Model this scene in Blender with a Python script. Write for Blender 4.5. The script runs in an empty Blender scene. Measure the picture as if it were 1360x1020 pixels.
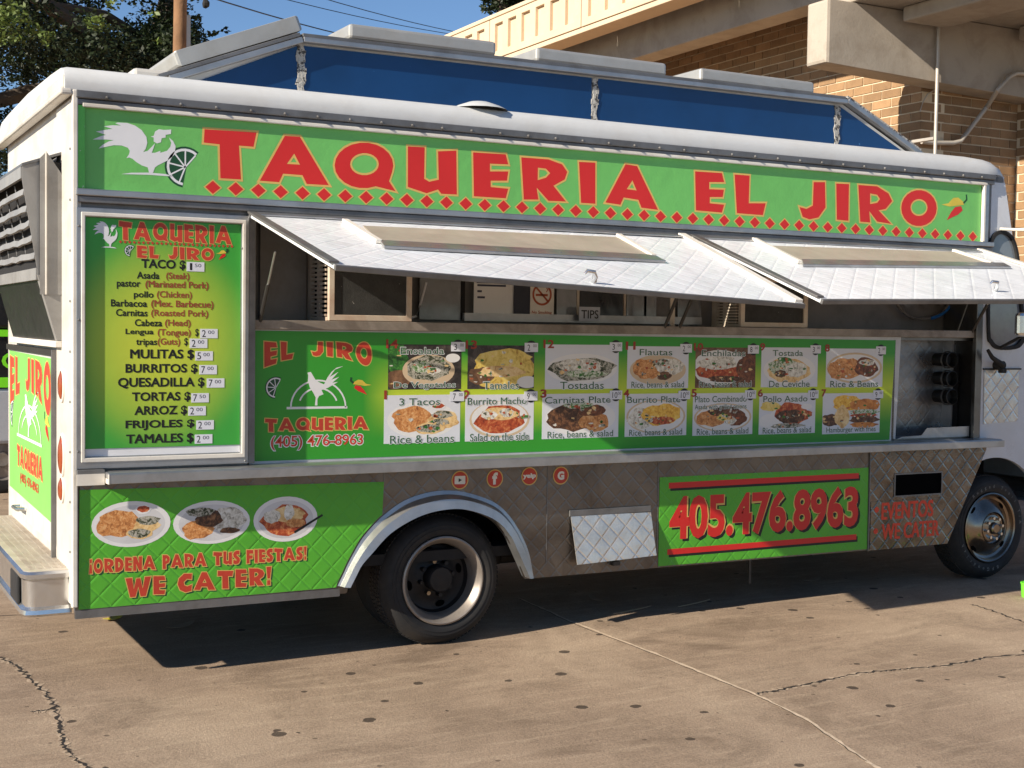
import bpy, bmesh, math, random
from mathutils import Vector, Matrix
from mathutils.geometry import tessellate_polygon
random.seed(7)
scene = bpy.context.scene
COL = scene.collection
R = math.radians

# ------------------------------------------------------------------ camera
FPX, CAM = 1781.5, Vector((-1.2263, -6.871, 1.8548))
YAW, PITCH, ROLL = 0.491894, -0.0427167, 0.0142438
_f = Vector((math.sin(YAW)*math.cos(PITCH), math.cos(YAW)*math.cos(PITCH), math.sin(PITCH)))
_r = Vector((math.cos(YAW), -math.sin(YAW), 0)); _u = _r.cross(_f)
CR = _r*math.cos(ROLL) + _u*math.sin(ROLL); CU = -_r*math.sin(ROLL) + _u*math.cos(ROLL); CF = _f
cd = bpy.data.cameras.new('camera'); cam = bpy.data.objects.new('camera', cd); COL.objects.link(cam)
cd.sensor_width = 36; cd.lens = 36*FPX/1360; cd.clip_end = 2000; cd.clip_start = .05
cam.matrix_world = Matrix(((CR.x, CU.x, -CF.x, CAM.x), (CR.y, CU.y, -CF.y, CAM.y), (CR.z, CU.z, -CF.z, CAM.z), (0, 0, 0, 1)))
scene.camera = cam
# ------------------------------------------------------------------ light
SUN = Vector((-4.6, -1.0, 2.33)).normalized()
w = bpy.data.worlds.new('World'); scene.world = w; w.use_nodes = True
nt = w.node_tree; bg = nt.nodes['Background']; sk = nt.nodes.new('ShaderNodeTexSky')
sk.sky_type = 'NISHITA'; sk.sun_disc = False
sk.sun_elevation = math.asin(SUN.z); sk.sun_rotation = math.atan2(SUN.x, SUN.y)
sk.air_density = 1.0; sk.dust_density = .0; sk.ozone_density = 4.5; sk.altitude = 1500
nt.links.new(sk.outputs[0], bg.inputs[0]); bg.inputs[1].default_value = .075
sd = bpy.data.lights.new('sun', 'SUN'); so = bpy.data.objects.new('sun', sd); COL.objects.link(so)
sd.energy = 5.0; sd.angle = R(.53); sd.color = (1, .90, .76)
so.rotation_euler = SUN.to_track_quat('Z', 'Y').to_euler(); so.location = (-8, -6, 12)
vs = scene.view_settings; vs.view_transform = 'Standard'; vs.look = 'None'; vs.gamma = 1; vs.use_curve_mapping = False
vs.exposure = .78
scene.render.engine = 'CYCLES'

# ------------------------------------------------------------------ photo measurements -> places on real planes
def ray(u, v): return CF + CR*((u-680)/FPX) + CU*((510-v)/FPX)
def S(u, v, y=0.):                       # point on a plane parallel to the truck's side
    d = ray(u, v); return CAM + d*((y-CAM.y)/d.y)
def Q(u, v, x=0.):                       # point on a plane parallel to the truck's rear
    d = ray(u, v); return CAM + d*((x-CAM.x)/d.x)
SL, Z0 = .01085, -.006
def zg(x): return Z0 + SL*x              # the lot falls slightly
def G(u, v):
    d = ray(u, v); t = (Z0+SL*CAM.x-CAM.z)/(d.z-SL*d.x); return CAM + d*t
def sxz(u, v, y=0.):
    p = S(u, v, y); return (p.x, p.z)

# ------------------------------------------------------------------ materials
MATS = {}
def srgb(c):
    return tuple(((x/255)/12.92 if x/255 <= .04045 else ((x/255+.055)/1.055)**2.4) for x in c)
class NT:
    def __init__(s, m): s.t = m.node_tree; s.n = s.t.nodes; s.l = s.t.links
    def new(s, k, **kw):
        o = s.n.new('ShaderNode'+k)
        for a, b in kw.items(): setattr(o, a, b)
        return o
    def link(s, a, b): s.l.new(a, b)
    def math(s, op, a, b=None, c=None):
        o = s.new('Math', operation=op)
        for i, v in enumerate((a, b, c)):
            if v is None: continue
            if isinstance(v, (int, float)): o.inputs[i].default_value = v
            else: s.link(v, o.inputs[i])
        return o.outputs[0]
    def mix(s, fac, a, b, blend='MIX'):
        o = s.new('Mix', data_type='RGBA', blend_type=blend)
        for i, v in ((0, fac), (6, a), (7, b)):
            if isinstance(v, (int, float)): o.inputs[i].default_value = v
            elif isinstance(v, tuple): o.inputs[i].default_value = (*v[:3], 1)
            else: s.link(v, o.inputs[i])
        return o.outputs[2]
    def noise(s, scale, detail=4, rough=.55, vec=None, dist=0):
        o = s.new('TexNoise'); o.inputs['Scale'].default_value = scale; o.inputs['Detail'].default_value = detail
        o.inputs['Roughness'].default_value = rough; o.inputs['Distortion'].default_value = dist
        if vec is not None: s.link(vec, o.inputs['Vector'])
        return o.outputs[0]
    def ramp(s, fac, stops):
        o = s.new('ValToRGB'); e = o.color_ramp.elements
        while len(e) < len(stops): e.new(.5)
        for el, (p, c) in zip(e, stops):
            el.position = p; el.color = (*c[:3], 1) if isinstance(c, tuple) else (c, c, c, 1)
        s.link(fac, o.inputs[0]); return o.outputs[0]
    def pos(s): return s.new('NewGeometry').outputs['Position']
    def xyz(s, v):
        o = s.new('SeparateXYZ'); s.link(v, o.inputs[0]); return o.outputs
    def scaled(s, v, sc):
        o = s.new('Vector'+'Math', operation='MULTIPLY'); s.link(v, o.inputs[0]); o.inputs[1].default_value = sc; return o.outputs[0]
def M(name, col=(128, 128, 128), rough=.5, metal=0., var=.12, vscale=6., bump=0., bscale=40., lin=None, spec=.5, dirt=0., dirtcol=(90, 75, 60), quilt=None, extra=None, rand=0., fine=0., dscale=3., wear=None):
    """procedural material: base colour, large mottling, dirt, stamped quilting, bump"""
    if name in MATS: return MATS[name]
    m = bpy.data.materials.new(name); m.use_nodes = True; t = NT(m); b = t.n['Principled BSDF']
    base = lin if lin else srgb(col); P = t.pos()
    n1 = t.noise(vscale, 5, .6, P)
    dk = tuple(x*(1-var*1.6) for x in base); lt = tuple(min(1, x*(1+var)) for x in base)
    c = t.ramp(n1, [(.25, dk), (.5, base), (.78, lt)])
    if fine:
        n3 = t.noise(160, 3, .7, P); c = t.mix(fine, c, t.ramp(n3, [(.3, .25), (.5, .5), (.7, .8)]), 'OVERLAY')
    if dirt:
        n2 = t.noise(dscale, 8, .68, P, .6); f = t.ramp(n2, [(.46, 0.), (.66, 1.)])
        c = t.mix(t.math('MULTIPLY', f, dirt), c, srgb(dirtcol))
    if wear:
        n4 = t.noise(wear[1], 6, .7, P, .3); f = t.ramp(n4, [(wear[2], 0.), (wear[2]+.03, 1.)]); c = t.mix(f, c, srgb(wear[0]))
    if rand:
        oi = t.new('ObjectInfo'); hv = t.new('HueSaturation'); t.link(c, hv.inputs['Color'])
        t.link(t.math('MULTIPLY_ADD', oi.outputs['Random'], rand*2, 1-rand), hv.inputs['Value']); c = hv.outputs[0]
    t.link(c, b.inputs['Base Color'])
    rr = t.math('MULTIPLY_ADD', t.noise(vscale*2.3, 5, .6, P), .24, rough-.12); t.link(rr, b.inputs['Roughness'])
    b.inputs['Metallic'].default_value = metal; b.inputs['Specular IOR Level'].default_value = spec
    h = None
    if bump:
        h = t.math('MULTIPLY', t.noise(bscale, 5, .6, P), bump)
    if quilt:                                # (axis a, axis b, pitch, depth)
        ax, bx_, pit, dep = quilt; X = t.xyz(P); A = X[ax]; B = X[bx_]
        d1 = t.math('PINGPONG', t.math('ADD', A, B), pit/2); d2 = t.math('PINGPONG', t.math('ADD', t.math('SUBTRACT', A, B), 50*pit), pit/2)
        mn = t.math('MINIMUM', d1, d2); q = t.math('POWER', t.math('MINIMUM', t.math('DIVIDE', mn, pit*.12), 1.), .6)
        q = t.math('ADD', t.math('MULTIPLY', q, dep), t.math('MULTIPLY', t.noise(9, 3, .5, P), dep*1.2))
        h = q if h is None else t.math('ADD', h, q)
    if h is not None:
        bp = t.new('Bump'); bp.inputs['Strength'].default_value = 1; bp.inputs['Distance'].default_value = 1
        t.link(h, bp.inputs['Height']); t.link(bp.outputs[0], b.inputs['Normal'])
    if extra: extra(t, b, c)
    MATS[name] = m; return m

WHITE = M('white_paint', (198, 193, 184), .42, var=.05, vscale=2, dirt=.35, dirtcol=(150, 135, 115), bump=.0006, bscale=12)
ROOFW = M('roof_white_coat', (196, 197, 196), .5, var=.04, vscale=3, dirt=.18, dirtcol=(170, 160, 145), bump=.001, bscale=14)
ALU = M('brushed_aluminium', (176, 176, 176), .38, .85, var=.12, vscale=5, dirt=.25, dirtcol=(95, 90, 84), bump=.0004, bscale=30)
ALUD = M('dull_aluminium', (128, 127, 126), .5, .7, var=.15, vscale=5, dirt=.4, dirtcol=(80, 74, 68), bump=.0006, bscale=20)
TRIM = M('white_trim', (222, 216, 205), .45, var=.06, dirt=.3, dirtcol=(160, 140, 115))
SHEET = M('galvanised_sheet', (146, 144, 140), .5, .25, var=.12, vscale=4, dirt=.35, dirtcol=(100, 92, 84), bump=.003, bscale=6)
CHROME = M('chrome', (222, 222, 220), .2, .92, var=.06, vscale=5, dirt=.2, dirtcol=(110, 105, 100), bump=.0008, bscale=8)
STEEL = M('stainless_quilted', (122, 115, 108), .36, .9, var=.12, vscale=2.2, dirt=.55, dirtcol=(84, 74, 66), quilt=(0, 2, .118, .0016), bump=.0003, bscale=60)
STEELB = M('stainless_bright_quilted', (124, 118, 112), .25, 1., var=.28, vscale=4, dirt=.6, dirtcol=(66, 58, 52), quilt=(0, 2, .118, .0026), bump=.006, bscale=11)  # dark blotch layer stands in for dark reflections on the plate
STEELA = M('awning_quilted_steel', (236, 238, 240), .4, .15, var=.04, vscale=2.5, dirt=.3, dirtcol=(168, 170, 172), quilt=(0, 1, .16, .002), dscale=5)
STEELP = M('plain_stainless', (120, 118, 115), .32, .9, var=.12, vscale=3, dirt=.35, dirtcol=(70, 66, 62))
GREEN = M('green_vinyl', (110, 186, 95), .42, var=.07, vscale=1.5, bump=.003, bscale=8, dirt=.08, dirtcol=(60, 120, 60))
GREENQ = M('green_vinyl_quilted', (84, 170, 46), .42, var=.06, vscale=1.5, quilt=(0, 2, .118, .0016), dirt=.1, dirtcol=(60, 120, 50))
LIMEV = M('lime_vinyl_rear', (122, 184, 92), .45, var=.06, vscale=2)
RED = M('red_vinyl', (205, 38, 34), .42, var=.06, vscale=2)
REDD = M('red_ink_weathered', (190, 62, 40), .5, var=.1, vscale=9)
TAN = M('tan_outline', (214, 176, 96), .5, var=.05)
WHT = M('white_print', (222, 222, 224), .5, var=.04)
BLK = M('black_print', (18, 20, 20), .5, var=.1)
DGREEN = M('dark_green_print', (20, 70, 40), .5, var=.1)
BROWNT = M('brown_red_print', (150, 70, 45), .5, var=.1)
NAVY = M('blue_window_film', lin=(.006, .04, .13), rough=.14, var=.2, vscale=1.2, spec=.5, wear=((70, 120, 170), 14, .70))
RUBBER = M('black_rubber', (26, 26, 27), .75, var=.15, vscale=8, bump=.0005, bscale=60, dirt=.5, dirtcol=(62, 56, 50))
TREAD = M('tyre_tread', (34, 33, 32), .85, var=.15, bump=.003, bscale=70, dirt=.5, dirtcol=(70, 62, 54))
DARK = M('dark_chassis', (24, 22, 21), .8, var=.2)
RIMS = M('painted_steel_rim', (150, 142, 134), .4, .55, var=.12, vscale=9, dirt=.5, dirtcol=(80, 68, 58))
DISH = M('grimy_dark_steel', (38, 37, 38), .5, .5, var=.3, vscale=12, dirt=.6, dirtcol=(58, 48, 40))
HUBM = M('chrome_hub', (150, 140, 128), .22, 1., var=.15, vscale=10, dirt=.35, dirtcol=(96, 70, 50))
CONC = None

# ------------------------------------------------------------------ mesh helpers
class MB:
    def __init__(s): s.v = []; s.f = []; s.marks = []
    def mark(s, name): s.marks.append((len(s.v), len(s.f), name)); return s
    def parts(s, suffix, mat, parent):       # one object for each marked piece
        for (v0, f0, nm), (v1, f1, _) in zip(s.marks, s.marks[1:]+[(len(s.v), len(s.f), '')]):
            m = MB(); m.v = s.v[v0:v1]; m.f = [tuple(k-v0 for k in q) for q in s.f[f0:f1]]; m.build(nm+suffix, mat, parent, recalc=False)
    def quad(s, a, b, c, d):
        i = len(s.v); s.v += [tuple(a), tuple(b), tuple(c), tuple(d)]; s.f.append((i, i+1, i+2, i+3)); return s
    def box(s, x0, x1, y0, y1, z0, z1):
        i = len(s.v)
        s.v += [(x, y, z) for z in (z0, z1) for y in (y0, y1) for x in (x0, x1)]
        s.f += [tuple(i+k for k in q) for q in ((0, 2, 3, 1), (4, 5, 7, 6), (0, 1, 5, 4), (2, 6, 7, 3), (0, 4, 6, 2), (1, 3, 7, 5))]; return s
    def hexa(s, a, b):                      # two quads (4 pts each) joined
        i = len(s.v); s.v += [tuple(p) for p in a]+[tuple(p) for p in b]
        s.f += [(i, i+3, i+2, i+1), (i+4, i+5, i+6, i+7)]+[(i+k, i+(k+1) % 4, i+4+(k+1) % 4, i+4+k) for k in range(4)]; return s
    def poly(s, outer, holes=(), fn=None):  # flat polygon with holes; fn maps 2D to 3D
        rings = [list(outer)]+[list(h) for h in holes]; fn = fn or (lambda a, b: (a, 0, b))
        tri = tessellate_polygon([[Vector((p[0], p[1], 0)) for p in r] for r in rings])
        flat = [p for r in rings for p in r]; i = len(s.v); s.v += [tuple(fn(*p)) for p in flat]
        o0 = Vector(s.v[i]); 
        for t in tri: s.f.append(tuple(i+k for k in t))
        return s
    def prism(s, outer, holes, fn0, fn1):
        rings = [list(outer)]+[list(h) for h in holes]; flat = [p for r in rings for p in r]; n = len(flat)
        tri = tessellate_polygon([[Vector((p[0], p[1], 0)) for p in r] for r in rings])
        i = len(s.v); s.v += [tuple(fn0(*p)) for p in flat]+[tuple(fn1(*p)) for p in flat]
        for t in tri: s.f.append(tuple(i+k for k in t)); s.f.append(tuple(i+n+k for k in reversed(t)))
        k = 0
        for r in rings:
            m = len(r)
            for j in range(m): s.f.append((i+k+j, i+k+(j+1) % m, i+n+k+(j+1) % m, i+n+k+j))
            k += m
        return s
    def stroke(s, pts, wd, fn, closed=False):   # flat mitred line of given width in 2D, mapped
        P = []
        for p in pts:
            p = Vector(p)
            if not P or (p-P[-1]).length > 1e-5: P.append(p)
        if closed and (P[0]-P[-1]).length < 1e-5: P.pop()
        n = len(P); L = []
        for k in range(n):
            a = P[(k-1) % n] if closed or k else P[0]; b = P[(k+1) % n] if closed or k < n-1 else P[-1]
            d0 = (P[k]-a).normalized() if (P[k]-a).length > 0 else (b-P[k]).normalized(); d1 = (b-P[k]).normalized() if (b-P[k]).length > 0 else d0
            n0, n1 = Vector((-d0.y, d0.x)), Vector((-d1.y, d1.x)); m = n0+n1; m = m.normalized() if m.length > .05 else n0
            sc = min(1/max(m.dot(n0), .3), 2.2)*wd/2; L.append((P[k]-m*sc, P[k]+m*sc))
        for k in range(n if closed else n-1):
            (a, b), (c, d) = L[k], L[(k+1) % n]; s.quad(fn(*a), fn(*c), fn(*d), fn(*b))
        return s
    def tube(s, pts, r, n=8, cap=True, r2=None):
        pts = [Vector(p) for p in pts]; rings = []
        for k, p in enumerate(pts):
            d = (pts[min(k+1, len(pts)-1)]-pts[max(k-1, 0)]).normalized()
            up = Vector((0, 0, 1)) if abs(d.z) < .9 else Vector((1, 0, 0))
            a = d.cross(up).normalized(); b = d.cross(a)
            rr = r if r2 is None else r+(r2-r)*k/(len(pts)-1)
            if isinstance(r, (list, tuple)): rr = r[k]
            i = len(s.v); rings.append(i)
            s.v += [tuple(p+(a*math.cos(t)+b*math.sin(t))*rr) for t in [2*math.pi*j/n for j in range(n)]]
        for i, j in zip(rings, rings[1:]):
            for k in range(n): s.f.append((i+k, i+(k+1) % n, j+(k+1) % n, j+k))
        if cap: s.f.append(tuple(rings[0]+k for k in range(n))); s.f.append(tuple(rings[-1]+n-1-k for k in range(n)))
        return s
    def lathe(s, prof, c, n=48, axis='y', a0=0, a1=2*math.pi):    # prof: (radius, offset along axis)
        m = len(prof); i = len(s.v); full = abs(a1-a0-2*math.pi) < 1e-6; N = n if full else n+1
        for k in range(N):
            t = a0+(a1-a0)*k/n
            for r, o in prof:
                if axis == 'y': s.v.append((c[0]+r*math.cos(t), c[1]+o, c[2]+r*math.sin(t)))
                elif axis == 'z': s.v.append((c[0]+r*math.cos(t), c[1]+r*math.sin(t), c[2]+o))
                else: s.v.append((c[0]+o, c[1]+r*math.cos(t), c[2]+r*math.sin(t)))
        for k in range(n):
            k2 = (k+1) % N
            for j in range(m-1): s.f.append((i+k*m+j, i+k*m+j+1, i+k2*m+j+1, i+k2*m+j))
        return s
    def disc(s, c, r, fn, n=24, rz=None):
        return s.poly([(c[0]+r*math.cos(2*math.pi*k/n), c[1]+(rz or r)*math.sin(2*math.pi*k/n)) for k in range(n)], (), fn)
    def build(s, name, mat, parent=None, bevel=0, smooth=False, recalc=True):
        if not s.v: return None
        me = bpy.data.meshes.new(name)
        c = Vector([(min(p[k] for p in s.v)+max(p[k] for p in s.v))/2 for k in range(3)])
        me.from_pydata([tuple(Vector(p)-c) for p in s.v], [], s.f); me.materials.append(mat)
        if recalc:
            bm = bmesh.new(); bm.from_mesh(me); bmesh.ops.remove_doubles(bm, verts=bm.verts, dist=1e-5)
            bmesh.ops.recalc_face_normals(bm, faces=bm.faces); bm.to_mesh(me); bm.free()
        o = bpy.data.objects.new(name, me); COL.objects.link(o)
        put(o, c, parent)
        if bevel:
            b = o.modifiers.new('bevel', 'BEVEL'); b.width = bevel; b.segments = 2; b.limit_method = 'ANGLE'; b.angle_limit = R(40)
        if smooth:
            me.polygons.foreach_set('use_smooth', [True]*len(me.polygons))
            try: me.set_sharp_from_angle(angle=R(38))
            except Exception: pass
        return o
def wloc(o):
    v = Vector(o.location)
    while o.parent: o = o.parent; v = v+Vector(o.location)
    return v
def put(o, c, parent):
    if parent: o.parent = parent; o.location = Vector(c)-wloc(parent)
    else: o.location = c
def tag(o, label, cat, group=None, kind=None):
    if label: o['label'] = label
    if cat: o['category'] = cat
    if group: o['group'] = group
    if kind: o['kind'] = kind
    return o
def thing(name, label, cat, loc, group=None):
    o = bpy.data.objects.new(name, None); COL.objects.link(o); o.location = loc; o.empty_display_size = .3
    return tag(o, label, cat, group)
def struct(o): o['kind'] = 'structure'; return o
def boxo(name, b, mat, parent, bevel=.003): return MB().box(*b).build(name, mat, parent, bevel)
def side(y): return lambda a, b: (a, y, b)
def rear(x): return lambda a, b: (x, -a, b)       # a = -y so that the writing reads from behind

# ------------------------------------------------------------------ lettering
_txt = {}
def text2d(body, bold=0.):
    k = (body, bold)
    if k in _txt: return _txt[k]
    cu = bpy.data.curves.new('t', 'FONT'); cu.body = body; cu.resolution_u = 3; cu.offset = bold; cu.fill_mode = 'BOTH'
    o = bpy.data.objects.new('t', cu); COL.objects.link(o); bpy.context.view_layer.update()
    me = bpy.data.meshes.new_from_object(o.evaluated_get(bpy.context.evaluated_depsgraph_get()))
    v = [(p.co.x, p.co.y) for p in me.vertices]; f = [tuple(p.vertices) for p in me.polygons]
    bpy.data.objects.remove(o); bpy.data.curves.remove(cu); bpy.data.meshes.remove(me)
    _txt[k] = (v, f); return v, f
def text(mb, body, a0, a1, b0, b1, fn, bold=0., warp=None):
    """printed words stretched to the box a0..a1 x b0..b1 (b0 = lowest point of the ink)"""
    if body.strip() == '1': a0, a1 = a0+(a1-a0)*.3, a0+(a1-a0)*.3+(b1-b0)*.34
    safe = not warp and not any(c in body for c in 'M'); v, f = text2d(body, bold if safe else 0.)
    if not v: return mb
    x0 = min(p[0] for p in v); x1 = max(p[0] for p in v); y0 = min(p[1] for p in v); y1 = max(p[1] for p in v)
    sh = 0 if safe else bold*(b1-b0)*1.3
    for k, (dx, dz) in enumerate(((0, 0),) if not sh else ((-sh, -sh*.5), (sh, sh*.5), (0, 0), (sh, -sh*.5), (-sh, sh*.5))):
        i = len(mb.v)
        for p in v:
            a = a0+(p[0]-x0)/(x1-x0+1e-9)*(a1-a0)+dx; b = b0+(p[1]-y0)/(y1-y0+1e-9)*(b1-b0)+dz
            q = Vector(fn(a, b)); q += (Vector((0, -1, 0)) if fn(1, 0)[0] != fn(0, 0)[0] else Vector((-1, 0, 0)))*.00005*k; mb.v.append(tuple(q))
        mb.f += [tuple(i+k2 for k2 in q) for q in f]
    return mb
def ell(cx, cy, rx, ry, n=22, a0=0): return [(cx+rx*math.cos(a0+2*math.pi*k/n), cy+ry*math.sin(a0+2*math.pi*k/n)) for k in range(n)]
# hand-cut display letters, traced in picture units (y down): outer ring then holes
GL = {
 'T': [[(815,515),(1022,528),(1010,585),(952,580),(960,715),(878,710),(875,575),(812,568)]],
 'A': [[(1135,541),(1195,545),(1310,738),(1222,733),(1205,698),(1128,692),(1112,726),(1035,720)], [(1172,612),(1195,656),(1143,653)]],
 'Q': [ell(250,659,117,91,22,R(66))[:20]+[(350,722),(376,762),(300,743)], ell(252,654,57,44)],
 'U': [[(425,583),(492,587),(490,712),(510,724),(548,716),(545,603),(618,600),(620,775),(558,772),(545,755),(500,770),(425,745)]],
 'E': [[(685,607),(815,615),(825,655),(752,652),(752,683),(825,683),(820,720),(755,720),(755,745),(825,752),(815,790),(688,782)]],
 'R': [[(877,627),(985,635),(1040,655),(1060,685),(1050,715),(1005,740),(1055,803),(985,800),(938,748),(945,795),(887,795)], [(943,668),(975,672),(992,690),(975,708),(942,718)]],
 'I': [[(1107,645),(1172,648),(1172,812),(1115,808)]],
 'L': [[(335,618),(388,622),(385,720),(445,720),(435,762),(343,755)]],
 'J': [[(615,645),(655,645),(657,735),(632,770),(600,777),(576,768),(565,733),(590,740),(612,728)]],
 'O': [ell(988,737,63,64), ell(988,735,30,30)],
 'W': [[(0,0),(40,0),(52,60),(68,5),(92,5),(108,60),(122,0),(160,0),(128,100),(95,100),(80,48),(62,100),(30,100)]],
 'C': [[(90,5),(88,35),(60,30),(38,45),(42,62),(60,70),(90,62),(88,95),(50,100),(15,85),(0,55),(8,25),(40,2)]],
 'D': [[(0,0),(50,2),(85,22),(96,52),(80,85),(40,100),(3,100)], [(34,28),(50,32),(60,50),(50,66),(34,70)]],
 'N': [[(0,0),(35,0),(66,48),(64,0),(98,0),(98,100),(66,100),(32,50),(34,100),(0,100)]],
 'P': [[(0,0),(50,2),(78,18),(82,38),(68,58),(36,66),(37,100),(2,100)], [(34,24),(46,26),(52,36),(46,44),(34,46)]],
 'S': [[(78,0),(76,30),(45,26),(40,33),(78,55),(84,75),(68,96),(35,101),(2,94),(4,66),(38,74),(46,68),(8,46),(0,25),(14,6),(42,-2)]],
 'F': [[(0,0),(78,2),(82,30),(36,28),(36,42),(74,42),(72,66),(36,66),(37,100),(2,100)]],
 '!': [[(0,0),(34,0),(26,64),(8,64)], [(6,74),(28,74),(28,100),(6,100)]],
 '\u00a1': [[(8,36),(26,36),(34,100),(0,100)], [(6,0),(28,0),(28,26),(6,26)]],
}
GN = {}
for ch, rings in GL.items():
    xs = [p[0] for r in rings for p in r]; ys = [p[1] for r in rings for p in r]; H = max(ys)-min(ys)
    GN[ch] = ([[((p[0]-min(xs))/H, (max(ys)-p[1])/H) for p in r] for r in rings], (max(xs)-min(xs))/H)
def rings_to(mb_fill, mb_line, rings, place, fn, fn2, lw, two=False):
    rr = [[place(*p) for p in r] for r in rings]; mb_fill.mark('letter')
    if mb_line is not None: mb_line.mark('letter')
    if two:
        for r in rr: mb_fill.poly(r, (), fn)
    else: mb_fill.poly(rr[0], rr[1:], fn)
    if mb_line is not None:
        for r in rr: mb_line.stroke(r, lw, fn2, True)
def display(mb_fill, mb_line, word, a0, a1, b0, b1, fn, fn2, lw, gap=.16, space=.45, shape=None):
    """word in the hand-cut letters inside a box; shape(t) -> (b0,b1) bends it"""
    ws = [GN[c][1] if c != ' ' else space for c in word]; tot = sum(ws)+gap*(len(word)-1); x = 0
    for c, wd in zip(word, ws):
        if c != ' ':
            rings, gw = GN[c]
            def place(p, q, x=x):
                t = (x+p)/tot; lo, hi = shape(t) if shape else (b0, b1)
                return (a0+(a1-a0)*t, lo+(hi-lo)*q)
            rings_to(mb_fill, mb_line, rings, place, fn, fn2, lw, c in '!\u00a1')
        x += wd+gap

# ================================================================== setting
def ground_mat():
    m = bpy.data.materials.new('worn_concrete'); m.use_nodes = True; t = NT(m); b = t.n['Principled BSDF']; P = t.pos()
    c = t.ramp(t.noise(.55, 8, .62, P, .4), [(.28, srgb((128, 110, 93))), (.5, srgb((152, 132, 112))), (.72, srgb((172, 152, 130)))])
    c = t.mix(t.math('MULTIPLY', t.ramp(t.noise(1.7, 9, .72, P, .8), [(.46, 0.), (.7, 1.)]), .55), c, srgb((104, 88, 73)))
    st = t.scaled(P, (1.0, 6.0, 1.0)); c = t.mix(t.math('MULTIPLY', t.ramp(t.noise(2.2, 6, .7, st, .5), [(.5, 0.), (.7, 1.)]), .42), c, srgb((186, 166, 142)))
    c = t.mix(.55, c, t.ramp(t.noise(90, 4, .8, P), [(.28, .2), (.5, .5), (.72, .82)]), 'OVERLAY')
    vo = t.new('TexVoronoi'); vo.inputs['Scale'].default_value = 4.2; t.link(P, vo.inputs['Vector']); vo.inputs['Randomness'].default_value = 1
    vc = t.xyz(vo.outputs['Color'])
    rad = t.math('MULTIPLY_ADD', vc[0], .13, .03); dist = t.math('ADD', vo.outputs['Distance'], t.math('MULTIPLY_ADD', t.noise(26, 3, .6, P), .09, -.045))
    spot = t.math('MULTIPLY', t.math('LESS_THAN', dist, rad), t.math('GREATER_THAN', vc[1], .22))
    c = t.mix(t.math('MULTIPLY', spot, .82), c, srgb((46, 38, 33)))
    v2 = t.new('TexVoronoi'); v2.inputs['Scale'].default_value = 8.5; t.link(P, v2.inputs['Vector']); w2 = t.xyz(v2.outputs['Color'])
    sp2 = t.math('MULTIPLY', t.math('LESS_THAN', v2.outputs['Distance'], t.math('MULTIPLY', w2[0], .11)), t.math('GREATER_THAN', w2[1], .35))
    c = t.mix(t.math('MULTIPLY', sp2, .6), c, srgb((60, 50, 43)))
    big = t.ramp(t.noise(.8, 5, .6, t.scaled(P, (1, 1.6, 1)), .6), [(.60, 0.), (.70, 1.)])
    c = t.mix(t.math('MULTIPLY', big, .5), c, srgb((92, 76, 62)))
    t.link(c, b.inputs['Base Color']); b.inputs['Roughness'].default_value = .88; b.inputs['Specular IOR Level'].default_value = .25
    bp = t.new('Bump'); bp.inputs['Distance'].default_value = 1
    t.link(t.math('ADD', t.math('MULTIPLY', t.noise(60, 5, .7, P), .004), t.math('MULTIPLY', t.noise(260, 2, .7, P), .0022)), bp.inputs['Height']); t.link(bp.outputs[0], b.inputs['Normal'])
    return m
CONC = ground_mat()
g = MB(); g.quad((-300, -300, zg(-300)), (300, -300, zg(300)), (300, 300, zg(300)), (-300, 300, zg(-300)))
ground = struct(g.build('concrete_lot', CONC)); ground['label'] = 'worn tan concrete lot with cracks and dark spots'
CRK = M('crack_shadow', (38, 31, 26), .95, var=.3, vscale=20)
SEAL = M('joint_sealant', (196, 176, 152), .9, var=.2, vscale=25, bump=.004, bscale=60)
SPALL = M('crumbled_concrete_edge', (166, 146, 124), .95, var=.3, vscale=30, bump=.006, bscale=50)
def ribbon(pix, w0, w1, dz, jag, n, world=None):
    pts = [Vector(p) for p in (world or [G(*p) for p in pix])]; out = []
    for a, b in zip(pts, pts[1:]):
        for k in range(n): out.append(a.lerp(b, k/n))
    out.append(pts[-1]); mb = MB(); L = []; rn = random.Random(len(out))
    for k, p in enumerate(out):
        d = (out[min(k+1, len(out)-1)]-out[max(k-1, 0)]); nn = Vector((-d.y, d.x, 0)).normalized()
        c = p+nn*rn.uniform(-jag, jag); wd = rn.uniform(w0, w1); L.append((c-nn*wd, c+nn*wd*rn.uniform(.5, 1.3)))
    for (a, b), (c, d) in zip(L, L[1:]):
        mb.quad(*[(q.x, q.y, zg(q.x)+dz) for q in (a, c, d, b)])
    return mb
ribbon([(690, 795), (760, 826), (880, 872), (1003, 922), (1070, 955), (1150, 1010), (1200, 1040)], .005, .014, .002, .004, 12).build('joint_sealant', SEAL, ground)
ribbon([(690, 796), (760, 828), (880, 874), (1003, 924), (1070, 957), (1150, 1012)], .002, .004, .003, .006, 12).build('joint_gap', CRK, ground)
for pts in ([(1003, 922), (1040, 916), (1090, 905), (1150, 893), (1200, 889), (1250, 885), (1310, 874), (1400, 865)], [(0, 873), (22, 885), (38, 900), (60, 920), (72, 937), (78, 965), (85, 990), (95, 1005), (125, 1025), (150, 1060)], [(1290, 803), (1320, 812), (1345, 822), (1400, 838)], [(78, 938), (62, 944), (40, 946)]):
    ribbon(pts, .006, .034, .0015, .014, 14).build('spalled_edge', SPALL, ground)
    ribbon(pts, .002, .012, .003, .012, 16).build('crack', CRK, ground)
ribbon([(-60, 820), (0, 818), (60, 816), (130, 815)], .004, .008, .002, .004, 10).build('joint_gap', CRK, ground)

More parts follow.
